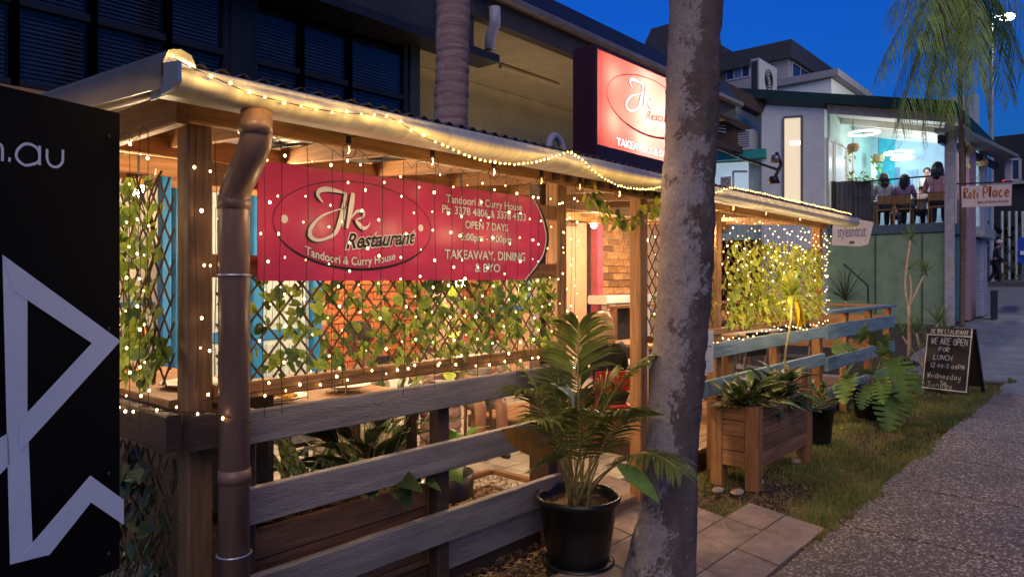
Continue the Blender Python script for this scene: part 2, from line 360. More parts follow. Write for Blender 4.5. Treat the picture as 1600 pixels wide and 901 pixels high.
# exposed aggregate footpath, slab by slab
def aggregate():
    m = bpy.data.materials.new('exposed_aggregate'); m.use_nodes = True; n = m.node_tree; b = n.nodes['Principled BSDF']
    tc = n.nodes.new('ShaderNodeTexCoord'); vo = n.nodes.new('ShaderNodeTexVoronoi'); vo.inputs['Scale'].default_value = 78
    n.links.new(tc.outputs['Object'], vo.inputs['Vector'])
    sh = n.nodes.new('ShaderNodeSeparateColor'); n.links.new(vo.outputs['Color'], sh.inputs[0])
    rp = n.nodes.new('ShaderNodeValToRGB'); e = rp.color_ramp.elements
    e[0].position = 0.0; e[0].color = (0.05, 0.036, 0.034, 1); e[1].position = 0.55; e[1].color = (0.155, 0.108, 0.085, 1)
    x = e.new(0.80); x.color = (0.25, 0.185, 0.155, 1); x = e.new(0.90); x.color = (0.58, 0.48, 0.39, 1)
    n.links.new(sh.outputs[0], rp.inputs[0])
    no = n.nodes.new('ShaderNodeTexNoise'); no.inputs['Scale'].default_value = 1.1; no.inputs['Detail'].default_value = 6
    n.links.new(tc.outputs['Object'], no.inputs['Vector'])
    mx = n.nodes.new('ShaderNodeMix'); mx.data_type = 'RGBA'; mx.blend_type = 'MULTIPLY'; mx.inputs[0].default_value = 0.9
    r2 = n.nodes.new('ShaderNodeValToRGB'); r2.color_ramp.elements[0].position = .3; r2.color_ramp.elements[0].color = (.72, .72, .78, 1); r2.color_ramp.elements[1].position = .66; r2.color_ramp.elements[1].color = (1.15, 1.1, 1.1, 1)
    n.links.new(no.outputs[0], r2.inputs[0]); n.links.new(rp.outputs[0], mx.inputs[6]); n.links.new(r2.outputs[0], mx.inputs[7]); n.links.new(mx.outputs[2], b.inputs['Base Color'])
    bp = n.nodes.new('ShaderNodeBump'); bp.inputs['Strength'].default_value = 0.9; bp.inputs['Distance'].default_value = 0.006; bp.invert = True
    n.links.new(vo.outputs['Distance'], bp.inputs['Height']); n.links.new(bp.outputs[0], b.inputs['Normal']); b.inputs['Roughness'].default_value = 0.55
    return m
AGG = aggregate()
mb = MB(); xq = [-6, 13, 20, 25.4]
mb.add([(x, y, gz(x) - .016) for x in xq for y in (-2.0, 1.44)], [(2 * i, 2 * i + 2, 2 * i + 3, 2 * i + 1) for i in range(3)])
path = struct(mb.build('footpath', EARTH))
GREYC = mat('concrete_slab', (0.24, 0.26, 0.28), 0.7, 0.2, 3, 0.5, 90, rv=0.1)
x = -4.73
while x < 25.3:
    x1 = min(x + 1.20, 25.4); g = 0.012; n = 8
    m_ = AGG if x < 11.8 else GREYC
    mb = MB(); z0, z1 = gz(x) + 0.02, gz(x1) + 0.02
    yl = 1.45 if x < 13 else 3.15
    vs = [(x + g, -2, z0), (x1 - g, -2, z1), (x1 - g, yl, z1), (x + g, yl, z0)]
    mb.prism([Vector(v) for v in vs], (0, 0, -0.035))
    mb.build('slab', m_, path)
    x = x1
# gravelly ragged edge where the slabs meet the verge
# cross street and far kerb
ROAD = mat('asphalt', (0.10, 0.095, 0.12), 0.6, 0.25, 5, 0.6, 120)
mb = MB(); xr = [25.5, 27, 28.5, 30, 31.6]
mb.add([(x, y, gz(x) + 0.006) for x in xr for y in (-30, 14)], [(2 * i, 2 * i + 2, 2 * i + 3, 2 * i + 1) for i in range(4)])
struct(mb.build('road', ROAD))
struct(MB().box(31.6, 60, -30, 14, 1.35, 1.56).build('far_pavement', mat('far_concrete', (0.12, 0.12, 0.14), 0.8)))

# skewed paver path from the entrance to the footpath
pp = struct(MB().box(3.3, 4.62, 1.47, 2.9, -0.03, -0.006).build('paved_path', EARTH))
pm = MB().cbox(0.004, 0.396, 0.004, 0.286, 0, 0.03, 0.004)
for j in range(6):
    for i in range(-1, 5):
        ox = 3.36 + i * 0.40 + (0.2 if j % 2 and False else 0) + j * 0.29 * 0.31 - 0.22; oy = 1.47 + j * 0.29
        if ox > 4.45 or ox < 2.9 + (0.25 if j > 2 else 0): continue
        mb = MB(); q = 0.005; dz = rnd(-.003, .004); sk = 0.31 * 0.29
        P = [(ox + q, oy + q), (ox + .4 - q, oy + q), (ox + .4 - q + sk, oy + .29 - q), (ox + q + sk, oy + .29 - q)]
        mb.prism([Vector((a, b, 0.022 + dz)) for a, b in P], (0, 0, -0.04))
        mb.build('paver', paver_m, pp)

# courtyard floor inside the fence
cy = struct(MB().box(0.6, 12.5, 3.05, 9, -0.03, -0.008).build('courtyard_floor', mat('courtyard_joint', (0.16, 0.13, 0.10), 0.9)))
tm = MB().box(0.004, 0.226, 0.004, 0.226, 0, 0.02).mesh('paver', tile_m); nt_ = 0
rest = MB()
for i in range(52):
    for j in range(25):
        X0, Y0 = 0.6 + i * .23, 3.08 + j * .23
        if 1.5 < X0 < 8.2 and Y0 < 5.7 and nt_ < 300 and not (2.55 < X0 < 4.05 and Y0 < 3.75):
            put('paver', tm, cy, (X0, Y0, -0.006)); nt_ += 1
        elif not (2.55 < X0 < 4.05 and Y0 < 3.75): rest.box(X0 + .004, X0 + .226, Y0 + .004, Y0 + .226, -0.006, 0.014)
rest.build('paving', tile_m, cy, kind='stuff')

# mulch, chips and grass of the verge
MULCH = mat('mulch_chip', (0.24, 0.14, 0.075), 0.85, 0.6, 30, rv=0.3)
mb = MB()
def chip(x, y, l, w, z):
    a = rnd(0, 6.3); b = rnd(-.5, .5); d = Vector((math.cos(a), math.sin(a), b * .6)).normalized(); s_ = Vector((-math.sin(a), math.cos(a), rnd(-.4, .4)))
    p = Vector((x, y, z)); mb.add([p - d * l - s_ * w, p + d * l - s_ * w, p + d * l * rnd(.6, 1) + s_ * w, p - d * l + s_ * w], [(0, 1, 2, 3)])
for i in range(15000):
    x, y = rnd(1.4, 6.6), rnd(1.46, 2.95)
    if 3.2 < x < 4.75 and y < 2.6 and not (random.random() < .05): continue
    if x > 4.7 and random.random() < .55: continue
    chip(x, y, rnd(.006, .028), rnd(.002, .006), rnd(0, .015) - .012)
for i in range(8000): chip(rnd(2.6, 4.25), rnd(2.7, 3.92), rnd(.006, .03), rnd(.003, .007), rnd(0, .02))
mb.build('mulch', MULCH, kind='stuff')
G1 = mat('grass_blade', (0.19, 0.26, 0.06), 0.6, 0.35, 1.4, trans=0.3)
G2 = mat('dry_grass_blade', (0.42, 0.31, 0.11), 0.7, 0.4, 1.4, trans=0.3)
mb = MB(); vs = []; fs = []; mi = []
def gdens(x, y): return noise.noise(Vector((x * 1.3, y * 2.2, 0)))
k = 0
for i in range(150000):
    x = 4.3 + (random.random() ** 1.35) * 9.2; y = rnd(1.24, 2.75) 
    if x < 5.6 and y > 1.75 and random.random() < .75: continue
    if y < 1.43 - .16 * noise.noise(Vector((x * 1.7, 3, 0))) - .08 * noise.noise(Vector((x * 9, 1, 0))): continue
    if y < 1.46 and random.random() < .45: continue
    d = gdens(x, y)
    if d < -.15 and random.random() < .85: continue
    s_ = .028 + .02 * max(0, d + .3) * rnd(.6, 2)
    a = rnd(0, 6.28); l = rnd(.4, 1) * s_; ox, oy = math.cos(a) * l * .9, math.sin(a) * l * .9; w = .0022 + .0003 * x
    px_, py_ = -math.sin(a) * w, math.cos(a) * w
    b = len(vs); z0 = gz(x) - (.028 if y > 1.45 else -.016)
    vs += [(x - px_, y - py_, z0), (x + px_, y + py_, z0), (x + ox, y + oy, z0 + .02 + l)]
    fs.append((b, b + 1, b + 2)); mi.append(1 if random.random() < .42 - d * .5 else 0)
mb.v, mb.f, mb.mi = vs, fs, mi
mb.build('verge_grass', [G1, G2], kind='stuff')

ed_ = struct(MB().cbox(4.28, 4.33, 3.1, 3.95, -.02, .05).build('garden_edging', beamy_w)); ed2 = struct(MB().cbox(2.60, 4.28, 3.95, 4.0, -.02, .05).build('garden_edging', beam_w))
# ============================================================ VERANDAH (roof, posts, beams)
FY = 2.60                                     # plane of the street fence
RX0, RX1 = 1.005, 8.43
roof = thing('verandah_roof', 'low corrugated metal roof over the dining verandah with pale gutter along the street', 'roof', (RX0, 2.33, 2.36))
mb = MB(); n = int((RX1 - RX0) / 0.076 * 6); rows = [2.325, 3.2, 4.5, 6.55]
sl_ = 0.062
for r_ in rows:
    for i in range(n + 1):
        x = RX0 + (RX1 - RX0) * i / n
        mb.v.append((x, r_, 2.308 + (r_ - 2.33) * sl_ + 0.011 * math.sin(2 * math.pi * (x - RX0) / 0.076)))
W = n + 1
for r_ in range(len(rows) - 1):
    for i in range(n): mb.f.append((r_ * W + i, r_ * W + i + 1, (r_ + 1) * W + i + 1, (r_ + 1) * W + i)); mb.mi.append(0)
rs = mb.build('roof_sheet', corr_m, roof, True)
md = rs.modifiers.new('thick', 'SOLIDIFY'); md.thickness = 0.0025
# gutter profile in (y, z)
gp = [(2.325, 2.375), (2.30, 2.375), (2.285, 2.366), (2.280, 2.350), (2.284, 2.336), (2.268, 2.325), (2.262, 2.30), (2.272, 2.268), (2.296, 2.245), (2.33, 2.238), (2.40, 2.238), (2.40, 2.30), (2.392, 2.30), (2.392, 2.248), (2.332, 2.248), (2.303, 2.255), (2.281, 2.272), (2.272, 2.30), (2.278, 2.322), (2.294, 2.336), (2.292, 2.355), (2.30, 2.366), (2.325, 2.368)]
gp = [(y, 2.195 + (z - 2.238) * .70) for y, z in gp]
mb = MB(); N = len(gp); sx = [RX0 - .03] + [RX0 + (RX1 - RX0) * i / 40 for i in range(1, 40)] + [RX1 + .02]
for i, x in enumerate(sx):
    sag = 0.0006 * math.sin(x * 2.3)
    mb.v += [(x, y, z + sag) for y, z in gp]
for i in range(len(sx) - 1):
    for k in range(N): mb.f.append((i * N + k, (i + 1) * N + k, (i + 1) * N + (k + 1) % N, i * N + (k + 1) % N)); mb.mi.append(0)
mb.build('gutter', gutter_m, roof, True)
# stop end plates of the gutter
for x in (RX0 - .034, RX1 + .022):
    MB().prism([Vector((x, y, z)) for y, z in [(2.30, 2.298), (2.275, 2.29), (2.252, 2.25), (2.258, 2.205), (2.29, 2.185), (2.41, 2.185), (2.41, 2.298)]], (0.004, 0, 0)).build('gutter_end', gutter_m, roof)
# soffit strip
MB().box(RX0, RX1, 2.403, 2.56, 2.262, 2.270).build('soffit', mat('soffit_metal', (0.55, 0.48, 0.36), .5), roof)
# barge capping up the left end
mb = MB(); prof = [(-.052, -.085), (-.052, 0), (-.036, .034), (0, .046), (.036, .034), (.05, .0), (.05, -.012), (-.03, -.012), (-.046, -.03), (-.046, -.085)]
N = len(prof)
for y in (2.27, 6.55):
    z = 2.290 + (y - 2.33) * (sl_ + .002); mb.v += [(RX0 + a, y, z + b) for a, b in prof]
for k in range(N): mb.f.append((k, (k + 1) % N, N + (k + 1) % N, N + k)); mb.mi.append(0)
mb.f += [tuple(range(N)), tuple(range(2 * N - 1, N - 1, -1))]; mb.mi += [0, 0]
mb.build('barge_cap', cap_m, roof, True)
# corner bracket plate hanging off the corner
MB().prism([U(258, 100, X=0.965), U(284, 96, X=0.965), U(284, 128, X=0.965), U(275, 140, X=0.965), U(256, 150, X=0.965)], (-0.012, 0, 0)).build('corner_flashing', cap_m, roof)

frame = thing('verandah_frame', 'brown timber posts and beams carrying the corrugated verandah roof', 'timber frame', (1.2, FY, 0))
def post(x, y, z0, z1, w=.095, m=post_w): return MB().cbox(x - w / 2, x + w / 2, y - w / 2, y + w / 2, z0, z1, .006).build('post', m, frame)
MB().cbox(1.16, 8.36, 2.565, 2.610, 2.175, 2.298).build('front_beam', beam_w, frame)
post(1.235, 2.665, 0, 2.27, m=mat('shaded_post_timber', (.22, .12, .06), .6, .3, 3, .3, 30, stretch=GZ))  # same stain as the other posts, with shade put into a darker colour
for (x, y) in ((3.47, 2.665), (4.44, 2.665), (5.66, 2.665), (8.28, 2.665)): post(x, y, 0, 2.27)
post(3.66, 2.95, 0, 2.28, .10, dark_w); post(5.1, 4.9, 0, 2.36, .1)
post(1.19, 4.0, 0, 2.36, .08)
MB().cbox(1.12, 1.165, 2.56, 6.5, 2.16, 2.285).build('side_beam', beamy_w, frame)
for y in (3.7, 4.9, 6.0): MB().cbox(1.18, 8.30, y, y + .045, 2.19 + (y - 2.6) * .062 - .03, 2.19 + (y - 2.6) * .062 + .09).build('purlin_beam', beam_w, frame)
for i in range(11):
    x = 1.6 + i * .66
    mb = MB(); mb.beam((x, 2.62, 2.255), (x, 6.5, 2.255 + 3.9 * .062), .045, .09); mb.build('rafter', beamy_w, frame)
# short joist ends clipped under the gutter
for i in range(9):
    x = 3.30 + i * .15 + rnd(-.03, .03)
    MB().box(x, x + .035, 2.535, 2.563, 2.19, 2.26).build('bracket', dark_w, frame)

# corrugated downpipe with offset bends
pipe = thing('downpipe', 'brown plastic downpipe with an offset bend beside the corner post', 'downpipe', (1.30, 2.45, 0))
pth = [(1.30, 2.335, 2.197), (1.30, 2.335, 2.12), (1.30, 2.342, 2.085), (1.298, 2.365, 2.045), (1.296, 2.42, 1.985), (1.296, 2.455, 1.95), (1.296, 2.478, 1.915), (1.296, 2.485, 1.87), (1.296, 2.485, 0.0)]
MB().tube(pth, .055, 28).build('pipe', pipe_m, pipe, True)
for z, y in ((2.115, 2.335), (1.86, 2.485), (0.86, 2.485)): MB().tube([(1.297, y, z - .0), (1.297, y, z + .05)], .058, 28).build('collar', pipe_m, pipe, True)
for z in (1.62, .6):
    mb = MB(); mb.tube([(1.296 + .060 * math.cos(a), 2.485 + .060 * math.sin(a), z) for a in [R(d) for d in range(0, 370, 15)]], .004, 5); mb.build('strap', cap_m, pipe)

# ============================================================ STREET FENCE
fence = thing('timber_fence', 'weathered grey three rail timber fence below the red banner', 'fence', (1.3, FY, 0))
def rail(x0, x1, z0, z1, y=FY, m=rail_w, par=None, name='rail'):
    mb = MB(); mb.cbox(x0, x1, y - .03, y + .012, z0, z1, .004)
    return mb.build(name, m, par or fence)
rail(1.355, 3.50, .965, 1.093); rail(1.355, 3.49, .651, .793); rail(1.355, 3.40, .297, .446)
rail(2.52, 3.42, .12, .268, 2.665, rail_w); MB().cbox(2.2, 3.42, 2.72, 2.77, .0, .13).build('kerb_board', dark_w, fence)
for x in (1.42, 2.48, 3.38): MB().cbox(x - .04, x + .04, 2.618, 2.69, 0, 1.09).build('fence_post', dark_w, fence)
MB().cbox(1.285, 3.42, 2.59, 2.675, 1.14, 1.205).build('sill_rail', beam_w, fence)
MB().cbox(1.285, 3.42, 2.632, 2.672, 1.612, 1.70).build('mid_rail', beam_w, fence)
MB().cbox(1.285, 3.42, 2.632, 2.672, 1.965, 2.05).build('head_rail', beam_w, fence)

fence2 = thing('timber_fence', 'weathered blue grey timber fence in front of the deck and the ivy screen', 'fence', (5.1, FY, 0))
rail(4.50, 8.25, .965, 1.085, m=railcut, par=fence2); rail(4.50, 8.25, .66, .79, m=railcut, par=fence2)
MB().cbox(4.50, 8.25, 2.59, 2.675, 1.15, 1.20).build('sill_rail', beam_w, fence2)
for x in (5.0, 5.9, 7.0): MB().cbox(x - .045, x + .045, 2.618, 2.70, 0, 1.08).build('fence_post', post_w, fence2)
fence3 = thing('timber_fence', 'open blue topped timber fence corner past the end of the roof', 'fence', (8.4, FY, 0))
for z0, z1 in ((.93, 1.10), (.58, .73), (.26, .38)): rail(8.34, 11.35, z0, z1, m=railcut, par=fence3)
MB().cbox(8.34, 11.40, 2.555, 2.70, 1.215, 1.255).build('cap_rail', railcut, fence3)
for x in (9.25, 10.3, 11.28): MB().cbox(x - .05, x + .05, 2.618, 2.70, 0, 1.213).build('fence_post', post_w, fence3)
for z0, z1 in ((.93, 1.10), (.58, .73)): MB().cbox(11.30, 11.34, 2.71, 5.6, z0, z1).build('rail', beamy_w, fence3)
MB().cbox(11.26, 11.39, 2.71, 5.6, 1.215, 1.255).build('cap_rail', beamy_w, fence3)
MB().cbox(8.4, 11.25, 5.5, 5.56, 1.2, 1.25).build('cap_rail', beam_w, fence3)
for x in (8.5, 9.9): MB().cbox(x, x + .09, 5.5, 5.58, 0, 1.2).build('fence_post', post_w, fence3)

# timber deck behind it
deck = thing('timber_deck', 'low brown timber deck behind the blue grey fence', 'deck', (5.5, 2.8, 0))
MB().box(5.52, 11.2, 2.75, 5.45, 0, .14).build('deck_frame', dark_w, deck)
db = MB().cbox(0, 5.6, .003, .117, 0, .022, .003).mesh('plank', deck_w)
for j in range(22): put('plank', db, deck, (5.52, 2.76 + j * .12, .142))
MB().cbox(3.75, 4.35, 2.62, 2.78, .0, .09).build('step', deck_w, deck)

# ============================================================ PLANTER BOX behind the fence
def planter(label, x0, x1, y0, y1, zb, zt, leg=.07, inset=True, group=None):
    p = thing('planter_box', label, 'planter', ((x0 + x1) / 2, (y0 + y1) / 2, 0), group)
    nb = int(round((zt - zb) / .125)); bh = (zt - zb) / nb
    for k in range(nb):
        z0 = zb + k * bh + .003; z1 = zb + (k + 1) * bh - .003
        for y in (y0, y1 - .025): MB().cbox(x0 + .01, x1 - .01, y, y + .025, z0, z1, .003).build('plank', plank_w, p)
        for x in (x0, x1 - .025): MB().cbox(x, x + .025, y0 + .027, y1 - .027, z0, z1, .003).build('plank', planky_w, p)
    for x in (x0 - .012, x1 + .012 - leg):
        for y in (y0 - .014, y1 + .014 - leg): MB().cbox(x, x + leg, y, y + leg, 0, zt + .004, .005).build('leg', post_w, p)
    MB().box(x0 + .03, x1 - .03, y0 + .03, y1 - .03, zb + .02, zt - .06).build('soil', soil_m, p)
    return p
planter('long low timber planter behind the left fence rails under the window sill', 1.45, 2.55, 2.76, 3.14, .03, .56)
planter('raised timber planter on legs full of broad dark leaves on the verge', 5.27, 6.47, 2.14, 2.50, .16, .635, .10)

# ============================================================ LATTICE and IVY
def leafmesh(kind, m, s=1.0):
    mb = MB()
    if kind == 0: P = [(0, 0), (.22, -.05), (.34, .12), (.26, .42), (.12, .75), (0, 1.0)]
    elif kind == 1: P = [(0, 0), (.2, -.12), (.48, .0), (.5, .28), (.28, .42), (.3, .66), (0, 1.0)]
    else: P = [(0, 0), (.28, -.16), (.42, .15), (.36, .5), (.16, .82), (0, 1.0)]
    for sg in (-1, 1):
        vs = [(0, 0, 0), (0, .35, -.03), (0, .7, -.02), (0, 1, .04)] + [(sg * a, b, .10 * a + .10 * abs(a) * (1 - b)) for a, b in P[1:-1]]
        n = len(P) - 2
        fs = [(0, 4, 5, 1)] + [(1, 5, 6, 2) if n > 2 else (1, 5, 3)]
        if n == 4: fs = [(0, 4, 5, 1), (1, 5, 6, 2), (2, 6, 7, 3)]
        if n == 5: fs = [(0, 4, 5, 1), (1, 5, 6), (1, 6, 7, 2), (2, 7, 8, 3)]
        if sg < 0: fs = [tuple(reversed(f)) for f in fs]
        mb.add([(x * s, y * s, z * s) for x, y, z in vs], fs)
    return mb.mesh('leaf', m)
IVY = [leafmesh(k, m) for k in (0, 1, 2) for m in (ivy1, ivy2, ivy1)]
IVYB = [leafmesh(k, m) for k in (0, 1, 2) for m in (ivyb, ivy1, ivyb)]
def rot_leaf(nrm, droop):
    """leaf: +Y local = tip direction, +Z local = face normal"""
    z = Vector(nrm).normalized(); y = Vector(droop); y = (y - z * y.dot(z)).normalized(); x = y.cross(z)
    return Matrix((x, y, z)).transposed()
def lattice(label, o, dx, w, h, step, nrm, lw=.0085, first=True):
    """o = lower corner, dx = horizontal unit dir, laths at 52 degrees clipped to the w x h panel"""
    dx = Vector(dx); dz = Vector((0, 0, 1)); nrm = Vector(nrm)
    th = thing('lattice_panel', label, 'trellis', o)
    ang = 1.18; k = 0
    for sg in (1, -1):
        a = -h / ang if sg > 0 else 0; end = w if sg > 0 else w + h / ang
        while a < end:
            # line x = a + sg * z/ang
            z0, z1 = 0, h
            f = lambda z: a + sg * z / ang
            if sg > 0:
                if f(z0) < 0: z0 = -a * ang
                if f(z1) > w: z1 = (w - a) * ang
            else:
                if f(z0) > w: z0 = (a - w) * ang
                if f(z1) < 0: z1 = a * ang
            if z1 - z0 > .03:
                oo = Vector(o) + nrm * (.006 * sg); mb = MB(); e = rnd(-.01, .015)
                mb.beam(oo + dx * f(z0) + dz * (z0 - e * .5), oo + dx * f(z1) + dz * (z1 + e), lw * .5, lw, up=nrm.cross(dx)) ; mb.build('slat', lath_w, th)
            a += step
    return th
def ivy(label, o, dx, w, h, nrm, n, size, meshes, nstuff=0, dens=None, group=None, stems=16, name='ivy_vine'):
    dx = Vector(dx); nrm = Vector(nrm); o = Vector(o)
    th = thing(name, label, 'ivy', o, group)
    mb = MB()
    for i in range(stems):
        a = rnd(0, w); pts = []
        for k in range(9):
            a = min(w, max(0, a + rnd(-.07, .07))); pts.append(o + dx * a + Vector((0, 0, h * k / 8)) + nrm * rnd(-.01, .035))
        mb.tube(catmull(pts, 3), rnd(.002, .0045), 4)
    mb.build('stem', mat('vine_stem', (.12, .09, .04), .8), th, kind='stuff')
    rest = MB(); k = 0
    for i in range((n + nstuff) * 4):
        if k >= n + nstuff: break
        a, b = rnd(0, w), rnd(0, h)
        if dens and random.random() > dens(a / w, b / h): continue
        p = o + dx * a + Vector((0, 0, b)) + nrm * rnd(.0, .06)
        nn = nrm * rnd(.5, 1) + dx * rnd(-.8, .8) + Vector((0, 0, rnd(-.1, .9)))
        dr = Vector((0, 0, -1)) + dx * rnd(-1.1, 1.1) + nrm * rnd(0, .4); rm = rot_leaf(nn, dr); s = size * rnd(.6, 1.35); me = random.choice(meshes)
        if k < n: put('leaf', me, th, p, rm, s)
        else:
            rest.add([p + rm @ (v.co * s) for v in me.vertices], [tuple(f.vertices) for f in me.polygons], 0 if random.random() < .7 else 1)
        k += 1
    if nstuff: rest.build('leaves', [ivyb if meshes is IVYB else ivy1, ivy1 if meshes is IVYB else ivy2], th, kind='stuff')
    return th
S_ = (0, -1, 0); Wd = (-1, 0, 0)
lattice('diamond lattice screen between the sill and the red banner', (1.30, 2.625, 1.206), (1, 0, 0), 2.10, .42, .098, S_)
lattice('diamond lattice screen at the street end of the verandah behind the black board', (1.175, 2.72, 1.20), (0, 1, 0), 1.35, .78, .10, Wd)
lattice('low diamond lattice under the dark side ledge beside the black board', (1.175, 2.72, .08), (0, 1, 0), 1.25, .84, .11, Wd)
lattice('diamond lattice screen covered in bright ivy right of the foreground trunk', (5.72, 2.625, 1.205), (1, 0, 0), 2.50, .74, .10, S_)
lattice('narrow lattice strip between the entrance post and the foreground trunk', (4.50, 2.625, 1.205), (1, 0, 0), 1.08, .80, .10, S_)
ivy('ivy climbing the lattice below the red banner', (1.32, 2.64, 1.22), (1, 0, 0), 2.06, .40, S_, 300, .050, IVY, 220, lambda a, b: .45 + .55 * a)
ivy('ivy climbing the end lattice beside the black board', (1.165, 2.74, 1.20), (0, 1, 0), 1.3, .82, Wd, 300, .056, IVY, 150, lambda a, b: 1.0 if a < .6 else .35)
ivy('dense bright ivy covering the lattice right of the foreground trunk', (5.74, 2.63, 1.21), (1, 0, 0), 2.46, .76, S_, 300, .060, IVYB, 800, lambda a, b: 1 if b < .93 else .4)
ivy('thin ivy on the lattice strip left of the foreground trunk', (4.52, 2.63, 1.25), (1, 0, 0), 1.04, .62, S_, 90, .05, IVYB, 0, lambda a, b: .9 if b < .6 else .3)
ivy('tangled dull foliage behind the low lattice beside the black board', (1.21, 2.74, .1), (0, 1, 0), 1.2, .82, Wd, 220, .07, [leafmesh(k, dark_l) for k in (0, 1, 2)], name='leafy_creeper')
# plastic ivy garland over the entrance
gar = thing('ivy_garland', 'green ivy garland draped under the beam over the entrance', 'garland', (4.0, 2.60, 2.0))
gpts = catmull([U(918, 300, Y=2.56), U(935, 325, Y=2.56), U(962, 347, Y=2.56), U(990, 340, Y=2.56), U(1020, 318, Y=2.56)], 8)
MB().tube(gpts, .004, 5).build('stem', mat('vine_stem', (.12, .09, .04), .8), gar)
for i in range(80):
    p = random.choice(gpts) + Vector((rnd(-.05, .05), rnd(-.05, .02), rnd(-.05, .05)))
    put('leaf', random.choice(IVY[:3] + IVYB), gar, p, rot_leaf((rnd(-.6, .6), -1, rnd(-.2, .8)), (rnd(-1, 1), 0, -1)), rnd(.04, .075))

# ============================================================ RED BANNER
def fr(Yp):
    return lambda a, b, d: Vector((a, Yp - d, b))
ban = thing('banner_sign', 'long red restaurant banner with white and black lettering on the fence', 'sign', (1.45, 2.56, 1.6))
BY = 2.585
b0, b1, bz0, bz1 = XY(403, BY), XY(834, BY), 1.598, 2.072
arc = [Vector((XY(px, BY), BY, U(px, py, Y=BY).z)) for px, py in ((834, 309), (845, 330), (852, 352), (855, 372), (851, 395), (840, 415), (822, 437))]
arcs = catmull(arc, 5)
MB().prism([Vector((b0, BY, bz0)), Vector((b0, BY, bz1))] + arcs, (0, .006, 0)).build('panel', red_m, ban)
f0 = fr(BY); mb = MB(); ribbon(mb, [(p.x + .004, p.z) for p in arc], [.004, .012, .02, .022, .018, .012, .008], f0, .002); mb.build('dark_edge_stripe', blk, ban)
mb = MB(); ribbon(mb, [(p.x - .012, p.z) for p in arc], [.004, .008, .010, .010, .010, .008, .006], f0, .0015); mb.build('white_edge_stripe', wht, ban)
def ellipse(par, frame, cx, cz, rx, rz, w0, w1, m, d=.0012, name='oval_line'):
    mb = MB(); pts = []; ws = []
    for k in range(49):
        a = 2 * math.pi * k / 48; s = math.sin(a); pts.append((cx + rx * math.cos(a), cz + rz * s)); ws.append(w0 + (w1 - w0) * max(0, -s) ** 1.3)
    ribbon(mb, pts, ws, frame, d, 2); mb.build(name, m, par)
ECX, ECZ, ERX, ERZ = 1.935, 1.842, .425, .193
ellipse(ban, f0, ECX, ECZ, ERX, ERZ, .003, .013, blk)
def zp(x, y): 
    p = U(380 + x * .2443, 240 + y * .2443, Y=BY); return (p.x, p.z)
LOGO = [([(508, 312), (478, 272), (482, 240), (530, 228), (600, 240), (655, 256)], [.004, .014, .02, .022, .014, .008]),
        ([(655, 250), (640, 340), (618, 430), (588, 505), (530, 542), (465, 552), (425, 520), (436, 465), (500, 400), (585, 365), (660, 345)], [.012, .022, .022, .018, .012, .014, .02, .016, .010, .006, .004]),
        ([(700, 252), (690, 330), (662, 478)], [.018, .026, .012]), ([(655, 300), (648, 380), (632, 465)], [.004, .008, .004]),
        ([(688, 410), (725, 370), (768, 372), (762, 405), (712, 424)], [.006, .014, .012, .010, .006]),
        ([(712, 420), (740, 455), (770, 478), (800, 460), (808, 438)], [.008, .020, .016, .008, .003])]
def logo(par, frame, tr, m1, m2, d, ws=1.0, off=(-.010, -.006)):
    for m, oo, dd in ((m2, off, d), (m1, (0, 0), d + .001)):
        mb = MB()
        for pts, w in LOGO:
            q = [tr(*zp(*p)) for p in pts]; ribbon(mb, [(a + oo[0], b + oo[1]) for a, b in q], [k * ws for k in w], frame, dd)
        mb.build('monogram', m, par)
logo(ban, f0, lambda a, b: (a, b), wht, blk, .0022)
for px, py in ((444, 342), (657, 356)):
    c = U(px, py, Y=BY); MB().prism([Vector((c.x + .016 * math.cos(a), BY - .002, c.z + .017 * math.sin(a))) for a in [R(15 * k) for k in range(24)]], (0, -.0005, 0)).build('white_dot', wht, ban)
def both(body, px0, px1, z, h, bold=.02, outline=.05, **k):
    x0, x1 = XY(px0, BY), XY(px1, BY)
    if outline: lettering(body, f0, x0, x1, z, h, blk, ban, offset=outline, bold=bold, d=.0022, **k)
    lettering(body, f0, x0, x1, z, h, wht, ban, bold=bold, d=.0032, **k)
both('Tandoori & Curry House', 696, 815, 1.990, .040, outline=.022)
both('Ph: 3378 4806 & 3378 4333', 690, 821, 1.936, .040, outline=.022)
both('OPEN 7 DAYS', 726, 793, 1.868, .040, outline=.022)
both('5:00pm - 9.00pm', 719, 798, 1.806, .038, outline=.022)
both('TAKEAWAY, DINING', 694, 820, 1.710, .046, outline=.0225, bold=.02)
both('& BYO', 741, 781, 1.645, .044, outline=.0225, bold=.02)
xc = XY(556, BY)
both('Tandoori & Curry House', 476, 617, 1.668, .036, outline=.022, warp=lambda x: .62 * (x - xc) ** 2)
x0, x1 = XY(540, BY), XY(648, BY)
lettering('Restaurant', f0, x0, x1, 1.738, .066, wht, ban, offset=.05, bold=.02, shear=.35, d=.0036, tilt=.10)
lettering('Restaurant', f0, x0, x1, 1.738, .066, blk, ban, bold=.02, shear=.35, d=.0046, tilt=.10)

